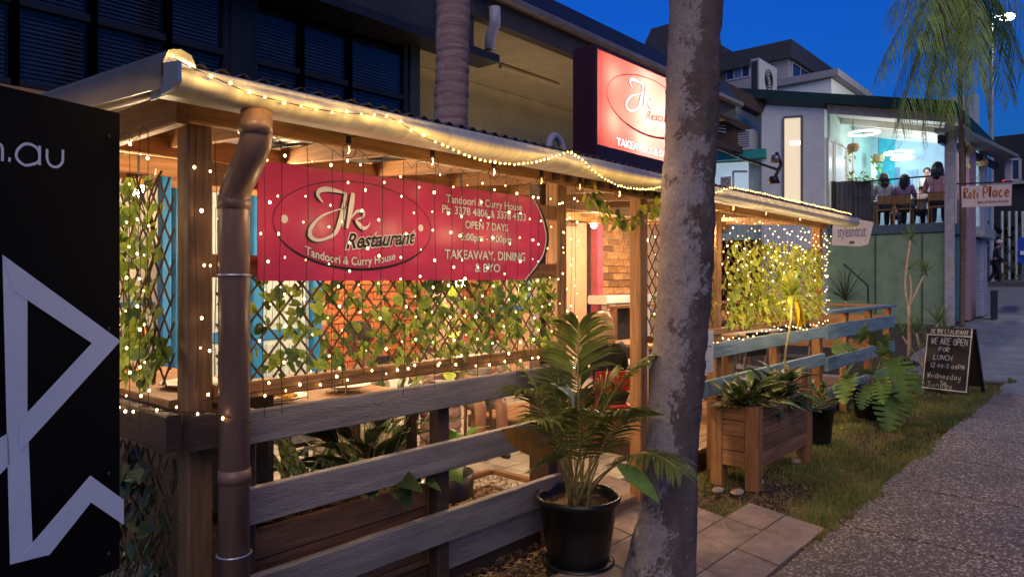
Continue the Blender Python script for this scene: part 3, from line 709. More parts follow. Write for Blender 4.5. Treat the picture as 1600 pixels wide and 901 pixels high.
# ============================================================ LIGHT BOX SIGN on the roof
LX0, LX1, LZ0, LZ1, LY = 3.80, 5.13, 2.45, 3.12, 2.60
lb = thing('lightbox_sign', 'red illuminated restaurant sign box on the roof partly behind the foreground trunk', 'sign', (LX0, LY, LZ0 - .05))
cas = mat('sign_casing', (0.06, 0.014, 0.022), .4, .2)
mb = MB(); mb.box(LX0, LX1, LY + .17, LY + .18, LZ0 - .08, LZ1); mb.box(LX0, LX0 + .02, LY, LY + .17, LZ0 - .08, LZ1); mb.box(LX1 - .02, LX1, LY, LY + .17, LZ0 - .08, LZ1)
mb.box(LX0 + .02, LX1 - .02, LY, LY + .17, LZ1 - .02, LZ1); mb.box(LX0 + .02, LX1 - .02, LY, LY + .17, LZ0 - .08, LZ0 - .06)
mb.box(LX0 + .02, LX1 - .02, LY + .003, LY + .02, LZ0 - .06, LZ0 + .03); mb.build('casing', cas, lb)
face = bpy.data.materials.new('sign_face'); face.use_nodes = True; n_ = face.node_tree; pb = n_.nodes['Principled BSDF']; pb.inputs['Base Color'].default_value = (.75, .05, .06, 1); pb.inputs['Roughness'].default_value = .3
tr = n_.nodes.new('ShaderNodeBsdfTranslucent'); tr.inputs[0].default_value = (.97, .20, .15, 1); mx = n_.nodes.new('ShaderNodeMixShader'); mx.inputs[0].default_value = .75
n_.links.new(pb.outputs[0], mx.inputs[1]); n_.links.new(tr.outputs[0], mx.inputs[2]); n_.links.new(mx.outputs[0], n_.nodes['Material Output'].inputs[0])
MB().add([(LX0 + .02, LY + .010, LZ0 + .03), (LX1 - .02, LY + .010, LZ0 + .03), (LX1 - .02, LY + .010, LZ1 - .02), (LX0 + .02, LY + .010, LZ1 - .02)], [(0, 1, 2, 3)]).build('face', face, lb)
fL = fr(LY + .010); tL = lambda a, b: (4.50 + (a - ECX) * 1.24, 2.845 + (b - ECZ) * 1.02)
ellipse(lb, fL, 4.50, 2.842, .555, .205, .006, .015, blk, .001)
litw = mat('lit_white_print', (.9, .88, .85), .5, .02, emis=(1, .95, .9), estr=1.3)
logo(lb, fL, tL, litw, blk, .0012, 1.0, (-.011, -.004))
lettering('TAKEAWAY & DINING', fL, 4.06, 4.94, 2.510, .050, blk, lb, offset=.04, bold=.02, d=.0014)
lettering('TAKEAWAY & DINING', fL, 4.06, 4.94, 2.510, .050, litw, lb, bold=.03, d=.0022)
lettering('Restaurant', fL, 4.44, 4.95, 2.75, .06, blk, lb, bold=.01, shear=.35, d=.0022, tilt=.08)
for x, z, e in ((4.70, 2.80, 8.5), (4.95, 2.78, 6), (4.46, 2.78, 3.0), (4.02, 2.66, .45), (4.02, 2.96, .40), (4.45, 3.02, .5), (4.4, 2.58, .5)): light('sign_lamp', 'POINT', (x, LY + .12, z), e * 4.5, (1, .90, .84), lb, .03)

# ============================================================ BLACK BOARD at the left
ang = YAW - math.atan(500 / F)
bd = Vector((math.cos(ang), math.sin(ang), 0)); bn = Vector((bd.y, -bd.x, 0))
BO = U(187, 438, t=2.25)
def FB(a, b, d): return Vector((BO.x, BO.y, 0)) + bd * a + Vector((0, 0, b)) + bn * d
def UB(px, py):
    d = cF + cR * ((px - 800) / F) + Vector((0, 0, (HOR - py) / F)); t = Vector((BO.x, BO.y, 0)).dot(bn) / d.dot(bn)
    p = Vector((0, 0, EYE)) + d * t; q = p - Vector((BO.x, BO.y, 0)); return (q.dot(bd), p.z)
brd = thing('notice_board', 'tall black advertising board with large lilac angular letters at the left edge', 'sign', (BO.x, BO.y, 0))
A = [UB(182, 176), UB(192, 822), UB(72, 868), UB(14, 884)]
zt_ = A[0][1]; zb_ = .60
# panel: top edge slopes with the photo's perspective only, so it is level
mb = MB(); mb.prism([FB(-1.6, zb_ + .05, 0), FB(0, zb_ + .09, 0), FB(0, zt_, 0), FB(-1.6, zt_ + .0, 0)], bn * -.03); mb.build('panel', board_m, brd)
def poly(pts, d=.002, name='printed_letter'):
    mb = MB(); P = [FB(*UB(x, y), d) for x, y in pts]; mb.prism(P, bn * .0006); return mb.build(name, lilac, brd)
poly([(3, 398), (42, 468), (42, 642), (46, 644)][:3] + [(50, 850), (75, 866), (15, 881)], name='printed_letter')
poly([(3.2, 398), (187, 532), (143, 536), (20, 454)], .0028)
poly([(187.2, 532), (30, 704), (30, 656), (142, 536)], .0036)
poly([(36, 863), (140, 742), (192.3, 780), (192.5, 819), (141, 784), (76, 866), (50, 871)], .0028)
poly([(-30, 700), (12, 676), (15, 724), (-30, 770)])
# .au address
mb = MB(); lw_ = .0075
def UBs(pts): return [UB(x, y) for x, y in pts]
ribbon(mb, UBs([(60, 252), (53, 256), (38, 258), (26, 248), (26, 236), (36, 226), (48, 226), (58, 233), (61, 244), (60, 256)]), [lw_] * 10, FB, .002)
ribbon(mb, UBs([(61, 228), (61, 258)]), [lw_] * 2, FB, .0024)
ribbon(mb, UBs([(73, 233), (73, 248), (78, 258), (88, 261), (96, 255), (97.5, 246), (97.5, 234)]), [lw_] * 7, FB, .002)
ribbon(mb, UBs([(12, 249), (16, 250)]), [.012] * 2, FB, .002)
ribbon(mb, UBs([(-14, 250), (-14, 232), (-8, 224), (0, 226), (3, 233), (3, 252)]), [lw_] * 6, FB, .002)
mb.build('printed_address', lilac, brd)
for a in (-1.45, -.18): 
    p = FB(a, 0, -.05); MB().box(p.x - .03, p.x + .03, p.y - .02, p.y + .02, 0, zt_ - .1).build('leg', frame_d, brd)
for z in (zt_ - .08, 1.45, 1.0, .75):
    MB().sphere(FB(-.04, z, .003), .006, 8, 5).build('rivet', frame_d, brd)
# dark bin cabinet and planting behind it
# side ledge of the verandah by the board
led = thing('side_ledge', 'dark timber ledge with plates at the end of the verandah beside the corner post', 'ledge', (1.2, 2.7, 0))
MB().cbox(1.10, 1.155, 2.60, 4.2, .985, 1.115).build('apron', dark_w, led)
MB().cbox(1.16, 1.62, 2.72, 4.1, 1.118, 1.150).build('ledge_top', beamy_w, led)
MB().box(1.64, 1.67, 2.85, 5.2, 0, 1.115).build('rear_panel', dark_w, led); MB().cbox(1.16, 1.34, 2.50, 2.60, .99, 1.118).build('bracket', dark_w, led)  # rear panel is added only to block floor light behind the low lattice

# ============================================================ STRING LIGHTS
BULB = MB().sphere((0, 0, 0), .0052, 6, 4, (1, 1, 1.2)).mesh('bulb', bulb_m)
ROPE = MB().sphere((0, 0, 0), .0060, 6, 4).mesh('bulb', rope_m)
CAPM = MB().tube([(0, 0, .005), (0, 0, .02)], .0035, 5).mesh('bulb_cap', wire_m)
def resample(pts, step):
    out = [pts[0]]; acc = 0
    for a, b in zip(pts, pts[1:]):
        L = (b - a).length; d = step - acc
        while d <= L: out.append(a + (b - a) * (d / L)); d += step
        acc = (L - (d - step))
    return out
def string(label, pts, step, bulb=BULB, group=None, glow=0.0, every=4, wire=.002, gcol=(1, .62, .22), jit=.0):
    P = [Vector(p) for p in pts]
    th = thing('light_string', label, 'fairy lights', P[0], group)
    MB().tube(P, wire, 4).build('wire', wire_m, th)
    for i, p in enumerate(resample(P, step)):
        q = p + Vector((rnd(-jit, jit), -.004, rnd(-jit, jit)))
        put('bulb', bulb, th, q, None, rnd(.8, 1.15))
        if glow and i % every == 0: light('glow', 'POINT', q + Vector((0, -.015, 0)), glow, gcol, th, .01)
    return th
GY_ = 2.245
p1 = [U(x, y, Y=GY_) for x, y in ((266, 88), (300, 106), (345, 126), (391, 146), (425, 155), (486, 169), (542, 177), (590, 179), (616, 187), (656, 211), (690, 226))]
string('fairy lights pinned along the left part of the gutter', catmull(p1, 5), .066, ROPE, glow=.36, every=2, gcol=(1, .58, .13), jit=.006)
p2 = [U(x, y, Y=GY_ - .01) for x, y in ((690, 226), (720, 240), (760, 252), (800, 257), (840, 252), (870, 243), (887, 238), (905, 247), (930, 270), (960, 288), (990, 295), (1020, 295), (1036, 291), (1075, 292), (1113, 303))]
string('swagged rope of yellow lights under the gutter below the illuminated sign', catmull(p2, 5), .034, ROPE, glow=.26, every=4, gcol=(1, .58, .13), jit=.002)
p3 = [U(x, y, Y=GY_) for x, y in ((1113, 303), (1128, 297), (1145, 294), (1180, 300), (1215, 308), (1250, 316), (1290, 325), (1330, 335))]
string('dense rope of yellow lights along the right end of the gutter', catmull(p3, 5), .048, ROPE, glow=.17, every=4, gcol=(1, .6, .15), jit=.004)
def curtain(label, o, dx, w, drops, ztop, zbot, nrm, lab_wire=.0014, sp=(.085, .16), header=True, glow=0.0, gn=0):
    o = Vector(o); dx = Vector(dx); nrm = Vector(nrm)
    th = thing('curtain_lights', label, 'fairy lights', o)
    mb = MB(); hp = []
    for i in range(drops):
        a = w * (i + rnd(.25, .75)) / drops; zb = zbot(a / w) + rnd(-.06, .05); z = ztop
        pts = [o + dx * a + Vector((0, 0, ztop - o.z))]; k = 0; ph = rnd(0, 6)
        hp += [pts[0] + Vector((0, 0, rnd(-.01, .015))), pts[0] + dx * .05 + Vector((0, 0, -.03 if i % 2 else .02))]
        while z > zb:
            z -= rnd(.05, .08); pts.append(o + dx * (a + .006 * math.sin(ph + z * 7)) + Vector((0, 0, z - o.z)))
        mb.tube(pts, lab_wire, 4)
        zz = ztop - rnd(.02, .12)
        while zz > zb:
            sd = random.choice((-1, 1)) * rnd(.008, .028); q = o + dx * (a + sd) + Vector((0, 0, zz - o.z)) + nrm * .006
            mb.tube([q - dx * sd + Vector((0, 0, .003)), q], .0011, 3)
            put('bulb', BULB, th, q, None, rnd(.55, 1.25)); zz -= rnd(*sp)
    if header: mb.tube(hp, lab_wire, 4)
    for i in range(gn): light('glow', 'POINT', o + dx * (w * (i + .5) / gn) + Vector((0, 0, (1.35 if i % 2 else 1.85) - o.z)) + nrm * .17, glow, (1, .68, .32), th, .03)
    mb.build('wire', wire_m, th); return th
curtain('curtain of fairy lights hanging in front of the red banner', (1.38, 2.525, 1.1), (1, 0, 0), 2.0, 20, 2.15, lambda a: 1.16, S_, sp=(.085, .17), glow=.8, gn=10)
curtain('curtain of fairy lights over the end lattice beside the black board', (1.10, 2.70, 1.1), (0, 1, 0), .95, 10, 2.16, lambda a: 1.10, Wd, glow=1.0, gn=5)
curtain('curtain of fairy lights over the bright ivy at the right end', (5.50, 2.53, 1.1), (1, 0, 0), 2.80, 30, 2.15, lambda a: random.choice((1.9, 1.8, 1.75, 1.6, 1.25)), S_, sp=(.06, .13), glow=2.6, gn=10)
curtain('fairy lights on the brown corner post beside the downpipe', (1.16, 2.58, .9), (1, 0, 0), .14, 2, 2.12, lambda a: 1.25, S_, header=False, sp=(.10, .2))
curtain('fairy lights on the posts left of the entrance', (3.42, 2.58, .9), (1, 0, 0), .16, 3, 2.15, lambda a: 1.0, S_, header=False)
curtain('fairy lights on the entrance post beside the foreground trunk', (4.48, 2.58, .9), (1, 0, 0), .25, 3, 2.15, lambda a: 1.15, S_, header=False)
curtain('fairy lights on the last verandah post at the roof end', (8.22, 2.58, .9), (1, 0, 0), .18, 3, 2.15, lambda a: 1.2, S_, header=False)
string('fairy lights wound along the sill rail under the red banner', catmull([(1.22, 2.57, 1.16), (1.6, 2.575, 1.17), (2.2, 2.575, 1.19), (2.8, 2.575, 1.165), (3.4, 2.575, 1.18)], 6), .13, jit=.02)
string('fairy lights sagging along the rail under the bright ivy', catmull([(5.1, 2.555, 1.13), (5.9, 2.555, 1.10), (6.7, 2.555, 1.15), (7.5, 2.555, 1.11), (8.3, 2.555, 1.16)], 6), .10, jit=.02)
string('fairy lights around the dark side ledge near the corner post', catmull([(1.085, 3.3, 1.12), (1.085, 3.0, 1.09), (1.085, 2.75, 1.12), (1.2, 2.49, 1.125), (1.33, 2.42, 1.08)], 5), .10, jit=.015)
# festoon globes
GLB = glassm('clear_glass', (.99, .98, .96), .02, .81, 1.12)
fes = thing('festoon_lights', 'clear glass globe bulbs strung under the front beam', 'festoon lights', (1.6, 2.56, 2.1))
gm = MB().sphere((0, 0, 0), .031, 14, 10).mesh('globe', GLB, True)
cm = MB().tube([(0, 0, .03), (0, 0, .062)], .012, 8).mesh('socket', blk)
fm = MB().tube([(0, 0, .02), (.004, 0, 0), (-.004, 0, -.012)], .0022, 4).mesh('filament', bulb_m)
gl = []
for px, py in ((436, 180), (545, 236), (676, 254), (772, 270), (846, 284), (906, 293), (968, 304), (1146, 326), (1197, 334), (1250, 342)):
    c = U(px, py, Y=2.53); g = put('globe', gm, fes, c); gl.append(c + Vector((0, 0, .06)))
    for nm, me in (('socket', cm), ('filament', fm)):
        o = bpy.data.objects.new(nm, me); COL.objects.link(o); o.parent = g
mb = MB(); w_ = []
for a, b in zip(gl, gl[1:]): w_ += [a, (a + b) / 2 + Vector((0, .01, .05))]
mb.tube(w_ + [gl[-1]], .003, 5); mb.build('wire', wire_m, fes)

# pendant lamps: the verandah's own lighting
shade_m = mat('lamp_shade', (.75, .55, .3), .6, trans=.5)
def pendant(label, p, e, big=.035, ztop=2.34, col=(1, .68, .38), r=.06):
    th = thing('pendant_lamp', label, 'lamp', p); p = Vector(p)
    MB().tube([p + Vector((0, 0, .05)), Vector((p.x, p.y, ztop))], .004, 5).build('cord', wire_m, th)
    MB().lathe(p, [(.012, .06), (.025, .055), (.07, .02), (.072, .018), (.026, .05), (.012, .055)], 16).build('lamp_shade', shade_m, th, True)
    MB().sphere(p, big, 12, 8).build('bulb', lamp_m, th, True)
    light('lamp', 'POINT', p + Vector((0, 0, -big - .02)), e, col, th, r)
LAMPS = [('bright bare pendant under the roof behind the lower edge of the banner', U(720, 441, t=4.6), 24), ('bare pendant beside the right edge of the foreground trunk', U(1113, 353, t=6.0), 26),
         ('pendant lamp glowing through the end lattice', U(216, 297, t=3.7), 16), ('pendant lamp over the tables near the blue door', (3.3, 5.3, 2.15), 32), ('pendant lamp in front of the orange brick wall', (5.0, 5.6, 2.2), 34),
         ('pendant lamp over the middle tables', (6.4, 4.4, 2.2), 42), ('pendant lamp near the fireplace', (9.2, 5.4, 2.2), 60), ('pendant lamp over the deck behind the bright ivy', (7.3, 3.6, 2.2), 40),
         ('pendant lamp above the table of food by the corner', (2.2, 3.8, 2.2), 26)]
for l, p, e in LAMPS: pendant(l, p, e * 2.1)
light('lamp', 'POINT', (10.6, 5.0, 2.1), 40, (1, .72, .42), None, .1)
# warm flood on a short arm outside, over the deck corner
# ============================================================ COURTYARD interior
bw = thing('courtyard_wall', 'rear courtyard wall with orange brick between blue framed doors and peach render', 'wall', (4.4, 6.6, 0))
MB().box(4.42, 7.6, 6.66, 6.8, 0, 2.75).build('mortar_bed', mort_m, bw)
br = MB().cbox(0, .23, 0, .05, 0, .076, .004).mesh('brick', brick_m)
nb_ = 0
for k in range(29):
    for i in range(13):
        x = 4.43 + i * .24 - (.12 if k % 2 else 0); z = .35 + k * .086
        if x < 4.40 or x > 7.3 or z > 2.5 or nb_ >= 300: continue
        put('brick', br, bw, (x, 6.618 + rnd(-.002, .002), z)); nb_ += 1
MB().box(7.6, 9.45, 6.64, 6.8, 0, 2.9).build('render', peach_m, bw); MB().box(10.95, 14, 6.64, 6.8, 0, 2.9).build('render', peach_m, bw)
MB().box(-1, 2.85, 6.64, 6.8, 0, 2.9).build('render', white_p, bw)
MB().box(-1, 14.5, 6.5, 6.8, 2.62, 3.1).build('lintel', mat('orange_beam', (.6, .28, .1), .6), bw)
for x0, x1 in ((7.8, 7.95),): MB().cbox(x0, x1, 6.60, 6.64, 1.2, 2.6).build('window_frame', blue_p, bw)
MB().cbox(7.3, 8.6, 6.56, 6.63, 1.18, 1.24).build('window_sill', blue_p, bw)
door = thing('double_door', 'pale blue panelled doors in a bright blue frame at the back of the courtyard', 'door', (3.2, 6.6, 0))
for x in (2.86, 3.62, 4.30): MB().cbox(x, x + .11, 6.55, 6.66, 0, 2.45, .006).build('door_frame', blue_p, door)
MB().cbox(2.86, 4.41, 6.55, 6.66, 2.452, 2.56).build('door_frame', blue_p, door)
for x0, x1 in ((2.98, 3.61), (3.74, 4.29)):
    MB().box(x0, x1, 6.62, 6.65, 0, 2.45).build('door_leaf', pale_b, door)
    for zz0, zz1 in ((.15, .95), (1.15, 2.3)):
        n5 = 7
        for k in range(n5):
            a = x0 + .05 + (x1 - x0 - .1) * k / n5; MB().cbox(a + .004, a + (x1 - x0 - .1) / n5 - .004, 6.605, 6.619, zz0, zz1, .003).build('panel', pale_b, door)
    MB().cbox(x0, x1, 6.598, 6.619, 1.0, 1.10).build('door_rail', blue_p, door)
# fireplace
fp = thing('fireplace', 'brick fireplace with white mantel seen through the entrance', 'fireplace', (10.1, 6.5, 0))
MB().box(9.66, 10.94, 6.5, 6.8, 1.36, 2.7).build('chimney_breast', mort_m, fp)
fb = MB().cbox(0, .29, 0, .04, 0, .105, .005).mesh('brick', fbrick_m); fbs = MB().cbox(0, .14, 0, .04, 0, .105, .005).mesh('brick', fbrick_m)
for k in range(10):
    for i in range(5):
        x = 9.67 + i * .30 - (.15 if k % 2 else 0)
        if x < 9.6: put('brick', fbs, fp, (9.67, 6.465 + rnd(-.004, .004), 1.38 + k * .115)); continue
        put('brick', fb if x + .29 < 10.97 else fbs, fp, (x, 6.465 + rnd(-.004, .004), 1.38 + k * .115))
MB().cbox(9.50, 9.65, 6.45, 6.6, 0, 2.7).build('pillar', mat('pink_paint', (.45, .10, .14), .5), fp)
MB().cbox(9.45, 11.1, 6.25, 6.62, 1.22, 1.36, .02).build('mantel', white_p, fp)
for x in (9.62, 10.8):
    MB().cbox(x, x + .16, 6.35, 6.62, 0, 1.12, .01).build('mantel_leg', white_p, fp); MB().cbox(x - .03, x + .19, 6.32, 6.62, 1.122, 1.218, .02).build('corbel', white_p, fp)
MB().box(9.80, 10.78, 6.62, 6.70, 0, 1.2).build('firebox', mat('dark_firebox_brick', (.04, .035, .03), .9, .5, 8, .6, 30), fp)  # firebox back in a very dark, patchy brick colour
# low counter
def table(label, x, y, w, d, h, top=None, group=None, rnd_=False):
    t = thing('dining_table', label, 'table', (x, y, 0), group); top = top or beamy_w
    MB().cbox(x - w / 2, x + w / 2, y - d / 2, y + d / 2, h - .03, h, .006).build('table_top', top, t)
    for sx in (-1, 1):
        for sy in (-1, 1): MB().box(x + sx * (w / 2 - .05) - .02, x + sx * (w / 2 - .05) + .02, y + sy * (d / 2 - .05) - .02, y + sy * (d / 2 - .05) + .02, 0, h - .031).build('leg', dark_w, t)
    return t
def chair(label, x, y, rz, m, zf=0, group=None, h=.86, legm=None, lab2=None):
    t = thing('chair', label, 'chair', (x, y, zf), group); legm = legm or m
    def P(a, b, c): return (x + a, y + b, zf + c)
    mb = MB(); mb.cbox(x - .20, x + .20, y - .20, y + .20, zf + .43, zf + .46, .01); mb.build('seat', m, t)
    mb = MB(); mb.beam(P(-.0, -.20, .60), P(0, -.235, h), .40, .022, up=(0, 1, 0)); mb.build('backrest', m, t)
    for s in (-1, 1):
        MB().tube([P(s * .18, .18, 0), P(s * .17, .17, .43)], .016, 8).build('leg', legm, t)
        MB().tube([P(s * .19, -.22, 0), P(s * .185, -.19, .44), P(s * .18, -.23, h - .02)], .016, 8).build('leg', legm, t)
    t.rotation_euler = (0, 0, rz); return t
TC = U(440, 624, t=3.55)
table('timber table with a plate of food just inside the fence by the corner', TC.x + .15, TC.y + .02, 1.1, .6, TC.z - .02)
table('table in front of the orange brick wall with a seated man', 3.55, 4.75, 1.1, .7, .75, white_p); table('table near the fireplace where the blonde woman sits', 6.15, 4.2, 1.0, .7, .75, cream_p)
table('table on the deck behind the bright ivy', 7.4, 4.2, 1.4, .7, .9, beamy_w); table('table on the deck by the open fence corner', 9.7, 4.1, 1.2, .7, .9, cream_p)
mtl = mat('metal_leg', (.3, .3, .3), .3, metal=.8)
chair('dark dining chair beside the blue door', 2.9, 4.6, R(-90), frame_d); chair('dark dining chair under the pendant near the orange bricks', 4.3, 5.3, R(180), frame_d)
chair('dark chair on the deck behind the blue grey fence', 7.0, 3.3, R(20), frame_d, .165, legm=mtl); chair('second dark chair on the deck nearer the roof end', 7.8, 3.35, R(-15), frame_d, .165, legm=mtl)
chair('dark chair on the deck inside the open fence corner', 9.4, 3.3, R(10), frame_d, .165, legm=mtl)
def plate(label, p, r=.13, m=None):
    t = thing('plate', label, 'plate', p); 
    MB().lathe(p, [(0, .004), (r * .6, .005), (r * .72, .012), (r, .022), (r, .018), (r * .7, .006), (r * .55, 0), (0, 0)], 28).build('dish', white_p, t, True); return t
pl = plate('white plate heaped with orange curry on the table by the corner', (TC.x, TC.y, TC.z))
mb = MB(); fd = mat('orange_food', (.95, .42, .03), .35, .3, 40, .6, 60)
for i in range(34):
    a, r_ = rnd(0, 6.28), .07 * random.random() ** .6; mb.sphere((TC.x + r_ * math.cos(a), TC.y + r_ * math.sin(a), TC.z + .018 + (.07 - r_) * .25), rnd(.012, .02), 7, 5, (1, 1, .7))
mb.build('food', fd, pl, True)
plate('white plate on the table right of the orange food', (TC.x + .45, TC.y + .08, TC.z)); plate('plate set on the side ledge beside the corner post', (1.38, 3.0, 1.152)); plate('stack plate on the table behind the blonde woman', (6.3, 4.1, .752))
gls = thing('drinking_glass', 'empty glass tumbler on the table right of the orange food', 'glass', (TC.x + .28, TC.y - .10, TC.z))
MB().lathe((TC.x + .28, TC.y - .10, TC.z), [(0, .004), (.03, .004), (.036, .09), (.034, .09), (.028, .008)], 18).build('tumbler', GLB, gls, True)
# stuff seen behind the end lattice
cab = thing('drinks_cabinet', 'white cabinet with blue post glowing behind the end lattice', 'cabinet', (2.0, 5.8, 0))
MB().cbox(1.75, 2.5, 5.9, 6.4, 0, 1.9, .01).build('carcass', white_p, cab); MB().cbox(2.42, 2.5, 5.8, 5.88, 0, 2.5, .01).build('post', blue_p, cab)
for z in (.6, 1.0, 1.4): MB().cbox(1.8, 2.4, 5.86, 5.899, z, z + .03).build('shelf_edge', blue_p, cab)
for i in range(9):
    x = 1.85 + (i % 5) * .11; z = 1.04 + (i // 5) * .39 - .0
    b = thing('bottle', f'{["green","amber","clear"][i%3]} bottle {["at the left end","second","in the middle","fourth","at the right end"][i%5]} of the {["middle","upper"][i//5]} cabinet shelf', 'bottle', (x, 5.84, z), 'bottles in the white cabinet')
    MB().lathe((x, 5.82, z), [(0, 0), (.03, 0), (.03, .15), (.012, .2), (.012, .25), (0, .25)], 12).build('glass_body', [mat('green_bottle', (.05, .3, .08), .1), mat('amber_bottle', (.5, .2, .03), .1), mat('clear_bottle', (.6, .7, .7), .1)][i % 3], b, True)
led2 = thing('poster', 'colourful framed picture on the wall beside the blue door', 'poster', (2.6, 6.6, 1.7))
MB().cbox(2.6, 2.82, 6.61, 6.635, 1.45, 1.85).build('frame', frame_d, led2); MB().box(2.62, 2.80, 6.606, 6.609, 1.47, 1.83).build('picture', mat('picture_print', (.8, .2, .25), .5, col2=(.1, .3, .7), scale=14, sharp=True), led2)

# ============================================================ PLANTS
def broad(len_, wid, m, arch=.35, fold=.25, n=7, name='leaf'):
    mb = MB(); rows = []
    for i in range(n + 1):
        t = i / n; w = wid * (math.sin(math.pi * min(1, t * .96 + .04)) ** .8) * (1 - .35 * t); y = len_ * t; z = -arch * len_ * t * t
        rows.append([(-w, y, z + fold * w), (0, y, z), (w, y, z + fold * w)])
    mb.add([v for r in rows for v in r], [f for i in range(n) for f in ((3 * i, 3 * i + 1, 3 * i + 4, 3 * i + 3), (3 * i + 1, 3 * i + 2, 3 * i + 5, 3 * i + 4))])
    return mb.mesh(name, m, True)
def aim(az, el, roll=0):
    """+Y along azimuth az raised by el, +Z up side"""
    y = Vector((math.cos(az) * math.cos(el), math.sin(az) * math.cos(el), math.sin(el))); x = y.cross(Vector((0, 0, 1))).normalized(); z = x.cross(y)
    m = Matrix((x, y, z)).transposed(); return m @ Matrix.Rotation(roll, 3, 'Y')
def potmesh(p, r0, r1, h, m=black_p, par=None, soil=True):
    MB().lathe(p, [(0, 0), (r0, 0), (r0 * 1.01, .012), (r1 * .95, h * .9), (r1, h * .9), (r1 * 1.02, h * .93), (r1 * 1.03, h), (r1 * .97, h), (r1 * .92, h * .93), (r1 * .86, h * .6), (0, h * .6)], 36).build('pot', m, par, True)
    if soil:
        mb = MB(); mb.lathe(p, [(0, h * .84), (r1 * .3, h * .845), (r1 * .6, h * .83), (r1 * .9, h * .82)], 20); o = mb.build('soil', soil_m, par, True)
        for v in o.data.vertices: v.co.z += rnd(-.006, .008)
# --- potted palm in the foreground
PC = U(904, 893, Z=0.0) + Vector((.02, .20, 0)); PC = Vector((PC.x, PC.y - .06, 0)) + cR * .10
pot = thing('potted_palm', 'large feathery palm in a black plastic pot left of the foreground trunk', 'potted plant', PC)
potmesh(PC, .165, .235, .40, par=pot)
MB().lathe(PC, [(.18, .0), (.20, .0), (.205, .03), (.185, .035)], 30).build('saucer', black_p, pot, True)
mb = MB()
for i in range(500): 
    a, r_ = rnd(0, 6.28), .2 * random.random() ** .5; q = PC + Vector((r_ * math.cos(a), r_ * math.sin(a), .345)); l = rnd(.005, .016); d = Vector((rnd(-1, 1), rnd(-1, 1), rnd(-.3, .5))) * l; mb.add([q - d, q + d, q + d + Vector((.003, .002, .003))], [(0, 1, 2)])
mb.build('bark_chips', MULCH, pot, kind='stuff')
def frond(par, base, tip, bow, n=34, ll=.24, m=palm_l, start=.34, droop=.35, vee=.35, wid=.010, stalk=palm_s, sr=.007, fwd=.75, name='frond', tw=0.0, wild=.12):
    base, tip = Vector(base), Vector(tip); mid = (base + tip) / 2 + Vector(bow)
    P = [base.lerp(mid, t * 1.0).lerp(mid.lerp(tip, t), t) for t in [i / 24 for i in range(25)]]
    mb = MB(); mb.tube(P, [sr * (1 - .8 * i / 24) + .0015 for i in range(25)], 6, mi=1)
    up0 = Vector((0, 0, 1))
    for i in range(n):
        t = start + (1 - start) * (i + .5) / n; k = min(23, int(t * 24)); p = P[k].lerp(P[k + 1], t * 24 - k); tg = (P[k + 1] - P[k]).normalized()
        sd = tg.cross(up0); sd = sd.normalized() if sd.length > .15 else tg.cross(Vector((0, 1, .2))).normalized(); nr = sd.cross(tg).normalized()
        if tw: sd, nr = sd * math.cos(tw) + nr * math.sin(tw), nr * math.cos(tw) - sd * math.sin(tw)
        u = (t - start) / (1 - start); L = ll * (math.sin(math.pi * (.18 + .72 * u)) ** .7) * rnd(.9, 1.1)
        for s in (-1, 1):
            d = (sd * s * (1 - .35 * u) + tg * fwd * (.6 + .8 * u) + nr * vee + Vector((rnd(-wild, wild), rnd(-wild, wild), rnd(-wild, wild)))).normalized()
            w = wid * rnd(.8, 1.1); wv = d.cross(nr).normalized(); a = p + d * .002
            q1 = a + d * L * .33 + Vector((0, 0, -droop * L * .06)); q2 = a + d * L * .7 + Vector((0, 0, -droop * L * .32)); q3 = a + d * L + Vector((0, 0, -droop * L * .75))
            mb.add([a - wv * w * .3, a + wv * w * .3, q1 - wv * w, q1 + nr * w * .4, q1 + wv * w, q2 - wv * w * .75, q2 + nr * w * .3, q2 + wv * w * .75, q3],
                   [(0, 1, 4, 3), (0, 3, 2), (2, 3, 6, 5), (3, 4, 7, 6), (5, 6, 8), (6, 7, 8)], 0)
    return mb.build(name, [m, stalk], par, True)
B0 = PC + Vector((0, 0, .33))
def T(px, py, t=3.75): return U(px, py, t=t)
FR = [((905, 505), 3.9, (.02, .05, .25), .30, 36), ((1012, 560), 3.8, (-.05, 0, .30), .24, 30), ((812, 610), 3.7, (.0, -.02, .35), .24, 28), ((870, 548), 4.1, (0, .05, .2), .22, 26),
      ((1062, 735), 3.45, (.02, -.03, .34), .20, 30), ((985, 640), 3.5, (0, -.08, .26), .22, 26), ((838, 655), 3.4, (0, -.05, .26), .22, 26), ((960, 580), 4.1, (0, .1, .22), .22, 24),
      ((800, 560), 4.0, (0, 0, .3), .18, 22), ((1035, 640), 3.9, (0, 0, .32), .18, 24), ((905, 640), 3.4, (0, -.1, .2), .2, 22)]
for (x, y), t, bow, ll, n in FR: frond(pot, B0 + Vector((rnd(-.05, .05), rnd(-.05, .05), 0)), T(x, y, t), bow, int(n * 1.15), ll * 1.05, wid=.0092, vee=.12, fwd=.75, droop=.5)
for i in range(7): # bare stems crowding the pot
    a = rnd(0, 6.28); MB().tube(catmull([B0 + Vector((.05 * math.cos(a), .05 * math.sin(a), -.03)), B0 + Vector((.07 * math.cos(a), .07 * math.sin(a), .12)), B0 + Vector((.12 * math.cos(a), .12 * math.sin(a), rnd(.25, .36)))], 4), [.008] * 4 + [.006] * 4 + [.004], 6).build('stem', palm_s, pot, True)
bl = broad(.34, .075, brown_l, .15, .25)
